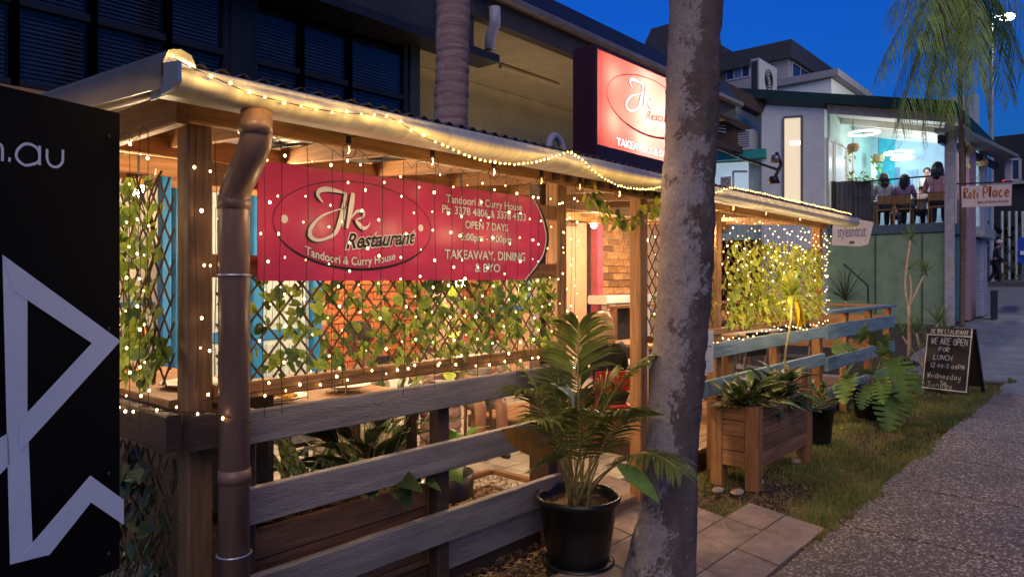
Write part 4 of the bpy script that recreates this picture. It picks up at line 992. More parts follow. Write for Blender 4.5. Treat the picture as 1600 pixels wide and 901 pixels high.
def placeleaf(par, me, a, b, roll=0, name='leaf', sc=1.0, stem=None):
    a, b = Vector(a), Vector(b); y = (b - a).normalized(); x = y.cross(Vector((0, 0, 1))).normalized(); z = x.cross(y); M = Matrix((x, y, z)).transposed() @ Matrix.Rotation(roll, 3, 'Y')
    if stem is not None: MB().tube(catmull([stem, (Vector(stem) + a) / 2 + Vector((0, 0, .04)), a], 4), .004, 5).build('leaf_stem', palm_s, par, True)
    return put(name, me, par, a, M, sc)
placeleaf(pot, bl, T(862, 712, 3.5), T(795, 672, 3.4), R(70), 'dry_leaf', stem=B0)
# ragged split leaf mesh
def monstera(L, m, slits=7, asym=0.0):
    mb = MB(); N = slits * 6
    for sg in (-1, 1):
        out = []
        for i in range(N + 1):
            t = i / N; w = L * .46 * (math.sin(math.pi * (t ** .72) * .97 + .03) ** .62) * (1 - .2 * t)
            ph = (i % 6)
            if ph == 4 and 0.10 < t < .94: w *= .26
            elif ph == 5 and .1 < t < .95: w *= .45
            y = L * (t + .0) + (.10 * L * (w / (L * .46)) * (1 if t > .1 else -.9)) * (1 if ph != 4 else .1)
            out.append((sg * w, y, .16 * w - .25 * L * t * t))
        mid = [(0, L * (i / N), -.25 * L * (i / N) ** 2) for i in range(N + 1)]
        o = mid + out; fs = [(i, i + 1, N + 1 + i + 1, N + 1 + i) for i in range(N)]
        if sg > 0: fs = [tuple(reversed(f)) for f in fs]
        mb.add(o, fs)
    return mb.mesh('leaf', m, True)
mg = monstera(.26, mat('ragged_leaf', (.16, .24, .04), .4, .4, 8, trans=.25), 6)
placeleaf(pot, mg, T(880, 715, 3.5), T(812, 718, 3.3), R(40), stem=B0)
placeleaf(pot, broad(.30, .09, palm_l, .2, .2), T(950, 655, 3.75), T(1005, 640, 3.7), R(-30), stem=B0); placeleaf(pot, broad(.28, .06, mons_l, .2, .3), T(965, 725, 3.6), T(1000, 750, 3.5), R(20), stem=B0)
for px, py, qx, qy in ((885, 600, 905, 640), (895, 625, 870, 590), (870, 655, 900, 690)):
    placeleaf(pot, broad(.16, .04, mat('silver_leaf', (.45, .60, .55), .35, .3, 8), .3, .3), T(px, py, 3.9), T(qx, qy, 3.85), R(rnd(-60, 60)), stem=B0)

# --- foreground palm trunk with lichen
def trunk(label, secs, rings, seed, mats, step=.012, n=56, rough=.0035, name='palm_tree', tone=None):
    o = Vector((secs[0][0].x, secs[0][0].y, 0)); th = thing(name, label, 'tree', o)
    C = catmull([s[0] for s in secs], 12); Rr = catmull([Vector((s[1], 0, 0)) for s in secs], 12)
    P = resample(C, step) ; tot = len(P); L = sum((b - a).length for a, b in zip(C, C[1:]))
    cum = [0]
    for a, b in zip(C, C[1:]): cum.append(cum[-1] + (b - a).length)
    mb = MB(); j = 0
    for i, p in enumerate(P):
        s = i * step
        while j < len(cum) - 2 and cum[j + 1] < s: j += 1
        f = (s - cum[j]) / max(1e-6, cum[j + 1] - cum[j]); r = Rr[j].x * (1 - f) + Rr[j + 1].x * f
        ring = 0
        if rings: 
            q = (s / rings + .25 * noise.noise(Vector((0, 0, s * 3 + seed)))) % 1; ring = -.006 * math.exp(-((q - .5) / .13) ** 2) + .003 * q
        for k in range(n):
            a = 2 * math.pi * k / n; d = Vector((math.cos(a), math.sin(a), 0)); v = p + d * r
            nz = noise.noise(v * 7 + Vector((seed, 0, 0))) * .007 + noise.noise(v * 38) * rough + noise.noise(v * 95) * rough * .7
            pat = noise.noise(v * 3.1 + Vector((seed, 5, 0))) + .35 * noise.noise(v * 16)
            if not rings: nz += .035 * math.exp(-max(0, v.z) / .08) * (.15 + .6 * math.sin(3 * a + 1.2 * math.sin(2 * a + seed))) + .004 * noise.noise(Vector((a * 3, s * 14, seed)))
            if pat > .05 and not rings: nz += .003 + abs(noise.noise(v * 70)) * .005
            mb.v.append(v + d * (nz + ring * (1 + .5 * noise.noise(Vector((a * 2, s * 5, seed))))))
    for i in range(tot - 1):
        for k in range(n): mb.f.append((i * n + k, i * n + (k + 1) % n, (i + 1) * n + (k + 1) % n, (i + 1) * n + k))
    mb.mi = [0] * len(mb.f); mb.build('trunk', mats, th, True); return th
def barkmat(name, base, lich, thr, sc1=3.1, rings=False):
    m = bpy.data.materials.new(name); m.use_nodes = True; n = m.node_tree; b = n.nodes['Principled BSDF']; b.inputs['Roughness'].default_value = .9; b.inputs['Specular IOR Level'].default_value = .2
    tc = n.nodes.new('ShaderNodeTexCoord')
    def nz(s, det=8, ro=.65, st=(1, 1, 1)):
        mp = n.nodes.new('ShaderNodeMapping'); mp.inputs['Scale'].default_value = st; n.links.new(tc.outputs['Object'], mp.inputs[0])
        x = n.nodes.new('ShaderNodeTexNoise'); x.inputs['Scale'].default_value = s; x.inputs['Detail'].default_value = det; x.inputs['Roughness'].default_value = ro; n.links.new(mp.outputs[0], x.inputs['Vector']); return x.outputs[0]
    def ramp(f, a, b_, ca=(0, 0, 0), cb=(1, 1, 1)):
        r = n.nodes.new('ShaderNodeValToRGB'); e = r.color_ramp.elements; e[0].position = a; e[1].position = b_; e[0].color = (*ca, 1); e[1].color = (*cb, 1); n.links.new(f, r.inputs[0]); return r.outputs[0]
    def mix(f, a, b_, bt='MIX'):
        x = n.nodes.new('ShaderNodeMix'); x.data_type = 'RGBA'; x.blend_type = bt
        if isinstance(f, float): x.inputs[0].default_value = f
        else: n.links.new(f, x.inputs[0])
        n.links.new(a, x.inputs[6]); n.links.new(b_, x.inputs[7]); return x.outputs[2]
    basec = ramp(nz(9, st=(1, 1, .35) if not rings else (.6, .6, 5)), .3, .7, tuple(c * .45 for c in base), base)
    lc = ramp(nz(60, 4), .3, .7, tuple(c * .6 for c in lich), lich)
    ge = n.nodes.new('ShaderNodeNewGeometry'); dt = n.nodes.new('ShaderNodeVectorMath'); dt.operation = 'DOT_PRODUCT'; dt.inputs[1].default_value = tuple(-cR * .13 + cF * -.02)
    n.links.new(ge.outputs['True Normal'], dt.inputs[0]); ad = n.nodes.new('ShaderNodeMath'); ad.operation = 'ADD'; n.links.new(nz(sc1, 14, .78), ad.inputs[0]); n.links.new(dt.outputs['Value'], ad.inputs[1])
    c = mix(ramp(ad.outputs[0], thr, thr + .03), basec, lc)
    c = mix(ramp(nz(20, 10, .8), .60, .63), c, lc)
    n.links.new(c, b.inputs['Base Color'])
    bp = n.nodes.new('ShaderNodeBump'); bp.inputs['Strength'].default_value = .8; bp.inputs['Distance'].default_value = .006; n.links.new(nz(70, 8), bp.inputs['Height']); n.links.new(bp.outputs[0], b.inputs['Normal'])
    return m
tt = 3.80
def TC_(cx, y, w): return (U(cx, y, t=tt), w / 2 / F * tt)
secs = [(U(1024, 925, t=tt), 112 / 2 / F * tt), TC_(1030, 895, 106), TC_(1037, 850, 98), TC_(1046, 765, 83), TC_(1053, 650, 80), TC_(1068, 470, 81), TC_(1078, 250, 80), TC_(1087, 0, 79), TC_(1098, -300, 76), TC_(1108, -620, 70)]
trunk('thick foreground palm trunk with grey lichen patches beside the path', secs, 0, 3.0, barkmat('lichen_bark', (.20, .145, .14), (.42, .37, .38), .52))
blue_mark = thing('survey_mark', 'small blue paint mark near the foot of the foreground trunk', 'paint mark', U(1068, 862, t=3.66))
tr2 = U(1068, 862, t=3.0); 
secs = [(Vector((3.62, 3.86, -.05)), .165), (Vector((3.62, 3.86, .5)), .150), (Vector((3.66, 3.86, 1.6)), .135), (Vector((3.72, 3.86, 2.6)), .127), (Vector((3.74, 3.85, 3.6)), .124), (Vector((3.78, 3.84, 6.0)), .118), (Vector((3.8, 3.8, 7.5)), .11)]
trunk('ringed palm trunk rising through the verandah roof', secs, .085, 9.0, barkmat('ringed_bark', (.52, .33, .33), (.60, .42, .42), .60, rings=True), step=.0125, rough=.004)
bpy.data.objects.remove(blue_mark)
ring_ = thing('planting_ring', 'black plastic ring around the foot of the ringed palm trunk', 'edging', (3.62, 3.86, 0))
MB().lathe((3.62, 3.86, 0), [(.24, 0), (.25, .18), (.235, .18), (.225, .0)], 32).build('rim', black_p, ring_, True)

# --- plants in the left planter and around it
def clump(name, label, cat, base, n, meshes, el=(.3, 1.2), stem=(.05, .15), mst=palm_s, spread=.08, sc=(.8, 1.2), group=None, potspec=None, azr=None):
    base = Vector(base); th = thing(name, label, cat, base if not potspec else (base.x, base.y, 0 if not potspec else base.z - potspec[2] * .84), group)
    if potspec: potmesh((base.x, base.y, base.z - potspec[2] * .84), potspec[0], potspec[1], potspec[2], par=th)
    for i in range(n):
        az = rnd(0, 6.28) if not azr else rnd(*azr); e = rnd(*el); L = rnd(*stem); o = base + Vector((rnd(-spread, spread), rnd(-spread, spread) * .6, 0)); d = Vector((math.cos(az) * math.cos(e), math.sin(az) * math.cos(e), math.sin(e))); q = o + d * L
        MB().tube([o, o + d * L * .5 + Vector((0, 0, .01)), q], .0028, 4).build('stem', mst, th)
        put('leaf', random.choice(meshes), th, q, aim(az, e - .25, rnd(-.5, .5)), rnd(*sc))
    return th
bd_ = [broad(.16, .035, dark_l, .3, .3), broad(.14, .04, dark_l, .4, .2)]
big_d = [broad(.24, .06, dark_l, .45, .25), broad(.20, .055, mat('deep_leaf', (.04, .07, .03), .25, .4, 9, trans=.15, rv=.3), .35, .3)]
mot = [broad(.26, .05, var_l, .15, .3), broad(.20, .045, var_l, .25, .3)]
clump('mottled_plant', 'pale mottled dumb cane leaves rising from the left planter', 'plant', (1.93, 2.95, .5), 11, mot, (.7, 1.45), (.08, .2)); clump('mottled_plant', 'small mottled leaves at the fence corner end of the left planter', 'plant', (1.56, 2.95, .49), 8, mot, (.3, 1.2), (.03, .1))
clump('dark_leaved_plant', 'dark broad leaved plant in the middle of the left planter', 'plant', (2.28, 2.95, .52), 40, big_d, (.2, 1.4), (.08, .42))
clump('dark_leaved_plant', 'bushy green plant standing between the planter and the seated man', 'plant', (2.65, 3.4, .35), 60, bd_, (.4, 1.5), (.2, .62), spread=.14)
clump('heart_leaved_plant', 'green heart leaved plant beside the ringed palm trunk', 'plant', (3.15, 3.3, .45), 26, [broad(.15, .06, mat('heart_leaf', (.10, .24, .04), .35, .3, 8, trans=.3, rv=.2), .4, .2)], (.1, 1.3), (.05, .28), spread=.1)
clump('dark_leaved_plant', 'climbing plant around the ringed palm trunk behind the lattice', 'plant', (3.55, 3.65, .95), 60, [broad(.12, .05, ivy1, .4, .2)], (-.2, 1.5), (.1, .62), spread=.12)
# --- planter on the verge
lily = [broad(.20, .035, mat('lily_leaf', (.11, .21, .04), .35, .4, 8, trans=.2, rv=.35), .5, .3), broad(.17, .04, dark_l, .5, .3), broad(.18, .035, mat('olive_leaf', (.16, .15, .035), .35, .4, 8, trans=.2, rv=.3), .45, .3)]
for i, (x, l) in enumerate(((5.48, 'leafy dark clump at the trunk end of the verge planter'), (5.85, 'leafy dark clump in the middle of the verge planter'), (6.22, 'leafy dark clump at the far end of the verge planter'))):
    clump('peace_lily', l, 'plant', (x, 2.32, .56), 80, lily, (.25, 1.45), (.03, .2), spread=.15, group='clumps in the verge planter')
# --- tall dracaena with yellow hanging leaves
dr = thing('corn_plant', 'thin stemmed plant with a green crown and hanging yellow leaves before the ivy', 'plant', (6.55, 2.38, .1))
top = U(1238, 462, t=6.55)
MB().tube(catmull([(6.50, 2.36, .55), (6.46, 2.36, .9), (top.x - .05, top.y, 1.2), (top.x, top.y, top.z)], 6), .011, 8).build('stem', palm_s, dr, True)
dl = [broad(.34, .032, mat('corn_leaf', (.22, .34, .05), .35, .3, 6, trans=.35, rv=.2), .35, .3), broad(.30, .03, ivyb, .5, .3)]; yl = broad(.30, .034, yel_l, .25, .25)
for i in range(26): put('leaf', random.choice(dl), dr, top + Vector((0, 0, rnd(-.06, .08))), aim(rnd(0, 6.28), rnd(-.4, 1.2), rnd(-.4, .4)), rnd(.7, 1.1))
for i in range(5): put('yellow_leaf', yl, dr, top + Vector((rnd(-.02, .03), -.03, -.04)), aim(rnd(-2.4, -.6), rnd(-1.5, -1.15), rnd(-1, 1)), rnd(.8, 1.15))
stake = thing('garden_stake', 'brown round timber stake at the far end of the verge planter', 'stake', (6.55, 2.22, 0)); MB().tube([(6.53, 2.2, 0), (6.50, 2.2, .78)], .03, 10).build('pole', post_w, stake)
# --- pots further along
clump('potted_shrub', 'small leafy shrub in a black pot beyond the verge planter', 'potted plant', (7.22, 2.33, .33), 150, [broad(.05, .016, mat('box_leaf', (.13, .22, .04), .4, .3, 9, trans=.3, rv=.3), .2, .2)], (.2, 1.5), (.04, .26), spread=.1, sc=(.8, 1.4), potspec=(.13, .17, .36))
mp_ = thing('potted_monstera', 'large split leaved plant spilling from a black pot by the fence corner', 'potted plant', (9.0, 2.3, 0))
potmesh((9.0, 2.3, 0), .16, .21, .36, par=mp_)
M1 = [monstera(.36, mons_l, 7), monstera(.30, mons_l, 6), monstera(.46, mat('dark_split_leaf', (.09, .17, .045), .5, .35, 6, trans=.15, spec=.2), 8)]
mb0 = Vector((9.0, 2.3, .33))
for (ax, ay, t0), (bx, by, t1), r_, k, s in [((1352, 530, 8.1), (1338, 490, 7.8), 60, 0, 1), ((1330, 540, 8), (1290, 545, 7.7), -30, 1, 1), ((1330, 585, 7.9), (1305, 635, 7.6), 20, 0, 1.05), ((1372, 555, 8), (1400, 535, 7.7), -50, 1, .9),
        ((1392, 560, 7.9), (1415, 620, 7.5), 15, 2, 1.05), ((1395, 610, 7.8), (1390, 668, 7.5), -15, 2, 1.0), ((1360, 585, 8.1), (1330, 560, 7.9), 10, 0, .8), ((1368, 600, 8), (1350, 618, 7.8), 0, 1, .8), ((1385, 545, 8.2), (1375, 500, 8.0), 30, 1, .9), ((1345, 600, 8.2), (1375, 585, 8.1), 0, 1, .8), ((1410, 585, 7.9), (1432, 600, 7.7), 20, 1, 1.0), ((1340, 565, 8), (1302, 585, 7.8), 30, 1, .9), ((1365, 540, 8.1), (1362, 500, 7.9), -20, 0, .75), ((1380, 590, 7.8), (1372, 640, 7.6), 25, 0, .8), ((1400, 575, 8), (1436, 560, 7.8), -40, 1, .9), ((1350, 610, 7.8), (1345, 655, 7.6), -20, 1, .7), ((1420, 560, 8.2), (1440, 530, 8.1), 10, 0, .7)]:
    placeleaf(mp_, M1[k], U(ax, ay, t=t0), U(bx, by, t=t1), R(r_), stem=mb0, sc=s * 1.0)
# --- spiky dracaenas
def spike(L, w, m): return broad(L, w, m, .12, .25, 4)
def rosette(th, c, n, me, el=(-.3, 1.4), sc=(.7, 1.1)):
    for i in range(n): put('leaf', random.choice(me) if isinstance(me, list) else me, th, Vector(c), aim(rnd(0, 6.28), rnd(*el), 0), rnd(*sc))
sg = mat('spiky_leaf', (.24, .34, .10), .45, .3, 8, trans=.3, rv=.3); st_m = mat('pale_stem', (.55, .42, .28), .6, .25, 20)
td = thing('dragon_tree', 'tall slender branching dragon tree with spiky tufts before the green wall', 'tree', U(1420, 560, t=12))
def br_(pts, r): MB().tube(catmull([U(x, y, t=12) for x, y in pts], 5), r, 7).build('branch', st_m, td, True)
br_([(1420, 565), (1421, 520), (1420, 478)], .032); br_([(1420, 480), (1415, 455), (1416, 425), (1419, 400), (1423, 376)], .020); br_([(1420, 480), (1424, 455), (1422, 430)], .018); br_([(1421, 478), (1432, 455), (1444, 430)], .018)
for (x, y), n in (((1423, 374), 34), ((1421, 420), 22), ((1446, 425), 36)): rosette(td, U(x, y, t=12), n, spike(.30, .012, sg))
yt = thing('spiky_plant', 'bushy spiky plants behind the chalkboard', 'plant', U(1440, 560, t=11.6))
for x, y, t in ((1432, 520, 11.8), (1465, 505, 12), (1410, 525, 12.2), (1450, 545, 11.6), (1475, 520, 12.2)):
    rosette(yt, U(x, y, t=t), 34, spike(.42, .014, sg), (-.1, 1.45)); MB().tube([U(1445, 575, t=11.8), U(x, y, t=t)], .018, 6).build('stem', st_m, yt)
pt_ = thing('spiky_plant', 'dark spiky plant against the green wall past the roof end', 'plant', U(1322, 500, t=14)); rosette(pt_, U(1322, 470, t=14), 46, spike(.75, .02, mat('shade_leaf', (.09, .13, .08), .5)), (.1, 1.5)); MB().tube([U(1322, 520, t=14), U(1322, 470, t=14)], .03, 6).build('stem', st_m, pt_)

# ============================================================ CHALKBOARD
c0, c1 = U(1511, 619, t=9.85), U(1439, 600, t=10.35); c0.z = .0; c1.z = .0
hx = (c0 - c1); hx.z = 0; W_ = hx.length; hx.normalize(); hn = Vector((hx.y, -hx.x, 0)); lean = .22; Hh = .92
def FC(a, b, d): return c1 + hx * a + Vector((0, 0, b)) - hn * (lean * b / Hh * .9) + hn * d
cb = thing('sandwich_board', 'leaning black chalkboard sandwich board announcing lunch hours on the grass edge', 'sign', c1)
MB().prism([FC(0, .0, 0), FC(W_, .0, 0), FC(W_, Hh, 0), FC(0, Hh, 0)], -hn * .025).build('panel', mat('chalkboard', (.018, .018, .02), .6, .5, 4), cb)
mb = MB()
for q in ([(0, .05), (W_, .05)], [(.015, .05), (.015, Hh - .11)], [(W_ - .015, .05), (W_ - .015, Hh - .0)], [(0, Hh - .11), (W_, Hh - .11)]): ribbon(mb, q, [.014, .014], FC, .003, 2)
mb.build('white_edge_line', wht, cb)
for s in (0, W_): MB().beam(FC(s, Hh, -.03), c1 + hx * s - hn * .52 + Vector((0, 0, 0)), .04, .03).build('rear_leg', frame_d, cb)
MB().prism([FC(.02, Hh - .02, -.03), FC(W_ - .02, Hh - .02, -.03), c1 + hx * (W_ - .02) - hn * .48 + Vector((0, 0, .08)), c1 + hx * .02 - hn * .48 + Vector((0, 0, .08))], -hn * .01).build('rear_panel', dark_w, cb)
chalk = mat('chalk', (.62, .60, .58), .9, .2, 60); mb = MB(); k_ = .0085
hand(mb, 'JK RESTAURANT', FC, .04, W_ - .05, Hh - .09, .06, k_); hand(mb, 'WE ARE OPEN', FC, .07, W_ - .05, Hh - .24, .09, .011); hand(mb, 'FOR', FC, W_ * .30, W_ * .55, Hh - .34, .06, .010)
hand(mb, 'LUNCH', FC, W_ * .2, W_ * .62, Hh - .46, .07, k_); hand(mb, '12:00-3:00PM', FC, W_ * .15, W_ * .9, Hh - .57, .06, k_); hand(mb, 'Wednesday', FC, W_ * .1, W_ * .85, Hh - .72, .075, .007); hand(mb, 'to', FC, W_ * .4, W_ * .55, Hh - .80, .06, .007); hand(mb, 'Sunday', FC, W_ * .12, W_ * .68, .075, .07, .007)
mb.build('chalk_writing', chalk, cb)
# black pavement board further along
sb = thing('pavement_board', 'plain black pavement sign standing by the far corner of the green building', 'sign', U(1553, 512, t=19)); p = U(1553, 512, t=19)
MB().cbox(p.x - .4, p.x + .5, p.y - .03, p.y + .03, p.z + .1, p.z + 1.0, .02).build('panel', frame_d, sb)
for a in (-.36, .46): MB().box(p.x + a - .03, p.x + a + .03, p.y - .2, p.y + .2, p.z - .02, p.z + .12).build('foot', frame_d, sb)
# white menu sign on the fence beside the trunk
ms = thing('menu_sign', 'small white paper menu fixed to the fence beside the foreground trunk', 'sign', (5.2, 2.55, .85))
mz0, mz1 = U(1105, 582, Y=2.55).z, U(1105, 516, Y=2.55).z; mx0, mx1 = XY(1078, 2.55), XY(1114, 2.55)
MB().box(mx0, mx1, 2.545, 2.55, mz0, mz1).build('paper', white_p, ms)
for i in range(5): lettering('Opening Times', fr(2.545), mx0 + .03, mx1 - .04, mz1 - .08 - i * .055, .018, blk, ms, d=.0015) if i == 1 else lettering('Dinner', fr(2.545), mx0 + .05, mx1 - .08, mz1 - .08 - i * .055, .014, blk, ms, d=.0015) if i == 3 else None
# loose bits on the verge
rk = mat('pale_stone', (.5, .36, .28), .85, .2, 10, .5, 40)
for i, (px, py, s, lab) in enumerate(((1152, 768, .05, 'pale broken brick by the near planter leg'), (1122, 765, .045, 'rounded stone left of the near planter leg'), (1243, 720, .05, 'flat stone under the far planter leg'))):
    c = U(px, py, Z=.01); t = MB().sphere(c, s, 9, 6, (1.5, .9, .45)).build('stone', rk, None, origin=tuple(c)); t['label'] = lab; t['category'] = 'stone'
c = U(1188, 752, Z=.02); o = MB().sphere(c, .03, 8, 5, (1.2, .8, .8)).build('crumpled_paper', pale_b, None, origin=tuple(c)); o['label'] = 'crumpled pale wrapper on the dark grass beside the planter'; o['category'] = 'litter'
mb = MB(); mb.tube(catmull([U(x, y, Z=.012) for x, y in ((725, 882), (760, 878), (790, 868), (812, 850), (820, 822))], 6), .005, 5); o = mb.build('hose', mat('pale_hose', (.5, .42, .36), .6), None, origin=tuple(U(760, 878, Z=.01))); o['label'] = 'thin pale cable lying on the mulch below the fence'; o['category'] = 'cable'

# fallen leaves and litter on the verge and footpath
mb = MB()
for i in range(170):
    x = rnd(3.2, 12); y = rnd(.1, 2.6) if random.random() < .35 else rnd(1.3, 2.5); a = rnd(0, 6.28); L = rnd(.012, .035); d = Vector((math.cos(a), math.sin(a), rnd(-.2, .2))) * L; w = Vector((-math.sin(a), math.cos(a), rnd(-.3, .3))) * L * rnd(.25, .45); c = Vector((x, y, gz(x) + .028 if y < 1.45 else gz(x) + .012))
    mb.add([c - d, c + w, c + d, c - w], [(0, 1, 2, 3)])
mb.build('leaf_litter', mat('litter_leaf', (.42, .28, .12), .8, .5, 3), kind='stuff')

# ============================================================ UPPER STOREY of the restaurant building
bld = thing('restaurant_building', 'dark upper storey with blinds and a cream recessed balcony above the verandah', 'building', (0, 6.6, 0))
dk = mat('dark_fascia', (.016, .016, .022), .5, .25, 4); rib = mat('dark_cladding', (.05, .048, .055), .6, .2, 4)
WY = 6.6; xr1 = XY(640, WY)
wx = [XY(p, WY) for p in (-60, 22, 145, 262, 352)] ; wx2 = [XY(p, WY) for p in (396, 470, 545, 632)]
zs, zt, ze = 3.12, 3.79, 4.45
wallm = mat('spandrel', (.03, .03, .045), .5, .2, 4)
MB().box(-3, xr1, WY + .02, WY + .2, 2.9, zs).build('wall', wallm, bld); MB().box(-3, xr1 + .1, WY + .3, WY + .5, zs - .1, 5.2).build('wall', mat('room_dark', (.02, .02, .025), .9), bld)
glass_d = bpy.data.materials.new('tinted_pane'); glass_d.use_nodes = True; g_ = glass_d.node_tree; pb = g_.nodes['Principled BSDF']; pb.inputs['Base Color'].default_value = (.02, .025, .04, 1); pb.inputs['Roughness'].default_value = .12; pb.inputs['Specular IOR Level'].default_value = .6
blind = mat('blind_slat', (.50, .46, .45), .6, .15, 4)
def window(x0, x1):
    w = MB(); fw = .028
    w.box(x0 - fw, x0 + fw, WY - .03, WY + .05, zs, ze); w.box(x1 - fw, x1 + fw, WY - .03, WY + .05, zs, ze); w.box(x0 + fw, x1 - fw, WY - .03, WY + .05, zt - .03, zt + .03); w.box(x0 + fw, x1 - fw, WY - .03, WY + .05, zs, zs + .05); w.box(x0 + fw, x1 - fw, WY - .03, WY + .05, ze - .05, ze)
    f = w.build('window', dk, bld)
    gm = MB(); gm.box(x0 + fw, x1 - fw, WY + .005, WY + .012, zs + .05, zt - .03); gm.build('pane', GLT, f); MB().box(x0 + fw, x1 - fw, WY + .005, WY + .012, zt + .03, ze - .05).build('pane', GLT, f)
    bm = MB(); z = zs + .07
    while z < ze - .1:
        if not (zt - .04 < z < zt + .04): bm.add([(x0 + .05, WY + .05, z), (x1 - .05, WY + .05, z), (x1 - .05, WY + .072, z + .026), (x0 + .05, WY + .072, z + .026)], [(0, 1, 2, 3)])
        z += .036
    bm.build('blind', blind, f, kind='stuff')
GLT = glassm('dusk_pane', (.75, .75, .78), .08, .80, 1.35)
for a, b in zip(wx, wx[1:]): window(a, b)
for a, b in zip(wx2, wx2[1:]): window(a, b)
MB().box(wx[-1] + .03, wx2[0] - .03, WY - .06, WY + .2, zs - .02, 5.0).build('pillar', dk, bld)
MB().box(-3, xr1 + .12, WY - .04, WY + .25, ze, ze + .06).build('lintel', dk, bld)
ex = XY(778, 6.25)
MB().box(-3, ex, 6.22, 6.60, 4.44, 4.54).build('eave', dk, bld); MB().box(-3, ex - .4, 6.3, 6.8, 4.54, 5.25).build('fascia_panel', rib, bld)
MB().box(xr1, xr1 + .15, WY - .02, 8.5, 2.8, 4.44).build('wall', rib, bld)
# recessed balcony
cr = mat('balcony_cream', (.48, .42, .32), .7, .1, 3); crb = mat('cream_block', (.62, .55, .40), .75, .12, 10, .3, 30)
MB().box(xr1 + .15, 14.3, 6.35, 8.9, 4.98, 5.06).build('ceiling', cr, bld)
MB().box(xr1 + .15, 14.3, 6.4, 8.9, 2.75, 2.85).build('balcony_floor', cr, bld)
MB().box(7.0, 14.2, 8.45, 8.54, 4.15, 4.97).build('balcony_beam', cr, bld)
bx0, bx1 = XY(724, 8.5), XY(838, 8.5)
MB().box(xr1 + .2, bx1, 8.55, 8.7, 2.85, 4.15).build('wall', crb, bld)
bk = MB().cbox(.004, .386, 0, .03, .004, .096, .003).mesh('block', crb); k2 = 0
for j in range(12):
    for i in range(14):
        x = bx0 - .6 + i * .39 - (.195 if j % 2 else 0)
        if x + .39 > bx1: continue
        put('block', bk, bld, (x, 8.515, 2.9 + j * .1)); k2 += 1
MB().box(bx1, 14.2, 8.6, 8.7, 2.85, 4.15).build('wall', rib, bld)
for px in (850, 900): x = XY(px, 8.4); MB().cbox(x - .06, x + .06, 8.34, 8.44, 2.85, 4.14).build('balcony_post', cr, bld)
MB().box(XY(862, 8.45), XY(898, 8.45) + 2, 8.48, 8.49, 2.95, 4.1).build('pane', GLT, bld)
tb = MB().cbox(XY(782, 7.4), XY(872, 7.4), 7.36, 7.44, 4.90, 4.96, .015).build('fluorescent_batten', cr, bld)
light('balcony_lamp', 'POINT', (XY(800, 7.4), 7.2, 3.5), 10, (1, .78, .42), bld, .15)
# upper gutter, roof band and white offset pipe
gx0 = XY(735, 6.2)
ug = MB(); ug.cbox(gx0, 14.4, 6.12, 6.24, 5.22, 5.34, .03); ug.build('upper_gutter', mat('grey_gutter', (.20, .17, .17), .4, .2, 4), bld)
MB().box(gx0 - .3, 14.3, 6.25, 6.40, 4.95, 5.30).build('fascia_panel', mat('brown_fascia', (.07, .055, .055), .6), bld)
mb = MB(); mb.prism([Vector((gx0 - 6, y, z)) for y, z in ((6.26, 5.345), (6.5, 5.78), (10, 5.95), (10, 5.345))], (14.5 - gx0 + 6, 0, 0)); mb.build('roof', dk, bld)
up = MB(); up.tube([U(773, 12, Y=6.16), U(773, 38, Y=6.16), U(766, 58, Y=6.28), U(766, 78, Y=6.28)], .075, 14); up.build('offset_pipe', mat('lilac_pipe', (.5, .47, .6), .4), bld, True)
bp2 = MB(); c = U(867, 222, Y=4.2); bp2.tube(catmull([c + Vector((-.10, 0, -.12)), c + Vector((-.08, 0, .0)), c + Vector((0, 0, .06)), c + Vector((.10, 0, .0)), c + Vector((.13, 0, -.12))], 5), .035, 12)
vp = bp2.build('vent_pipe', mat('lilac_pipe', (.5, .47, .6), .4), None, True, origin=tuple(c)); vp['label'] = 'curved pale vent pipe rising from the verandah roof beside the illuminated sign'; vp['category'] = 'pipe'

# ============================================================ GREEN BUILDING with the terrace restaurant
GX_ = 20.3
gb = thing('terrace_building', 'green walled corner building with a lit open terrace restaurant upstairs', 'building', (GX_, 3.34, .5))
grn = mat('sage_render', (.30, .44, .27), .8, .14, 3, .3, 20); wht2 = mat('white_render', (.86, .90, .92), .75, .06, 3, .2, 20); dgr = mat('dark_green_fascia', (.012, .05, .04), .5, .2, 4); sof = mat('white_soffit', (.75, .72, .66), .6, .05)
turq = mat('turquoise_paint', (.05, .42, .38), .4, .1); pinkp = mat('pink_pillar', (.50, .30, .36), .6, .1); bluew = mat('terrace_wall', (.55, .68, .78), .6, .06)
def PX(px, py, X=GX_): return U(px, py, X=X)
y_c = YX(1487, GX_); y_l = YX(1300, GX_); zd = PX(1420, 350).z; zdb = PX(1420, 364).z
MB().box(GX_, GX_ + .3, y_c + .15, 12, .2, zdb - .02).build('wall', grn, gb)
MB().box(GX_ - .05, GX_ + 4.4, y_c + .10, y_l + .3, zdb, zd).build('deck_edge', mat('blue_grey_beam', (.10, .16, .20), .6, .15), gb)
for yy in (y_c + .62, y_c + 1.7): MB().box(GX_ - .03, GX_ - .001, yy, yy + .03, .3, zdb - .03).build('cover_strip', mat('shade_green', (.10, .14, .11), .8), gb)
MB().cbox(GX_ - .10, GX_ + .08, y_c - .06, y_c + .14, .3, PX(1487, 190).z, .01).build('corner_post', mat('pale_post', (.60, .56, .58), .6), gb)
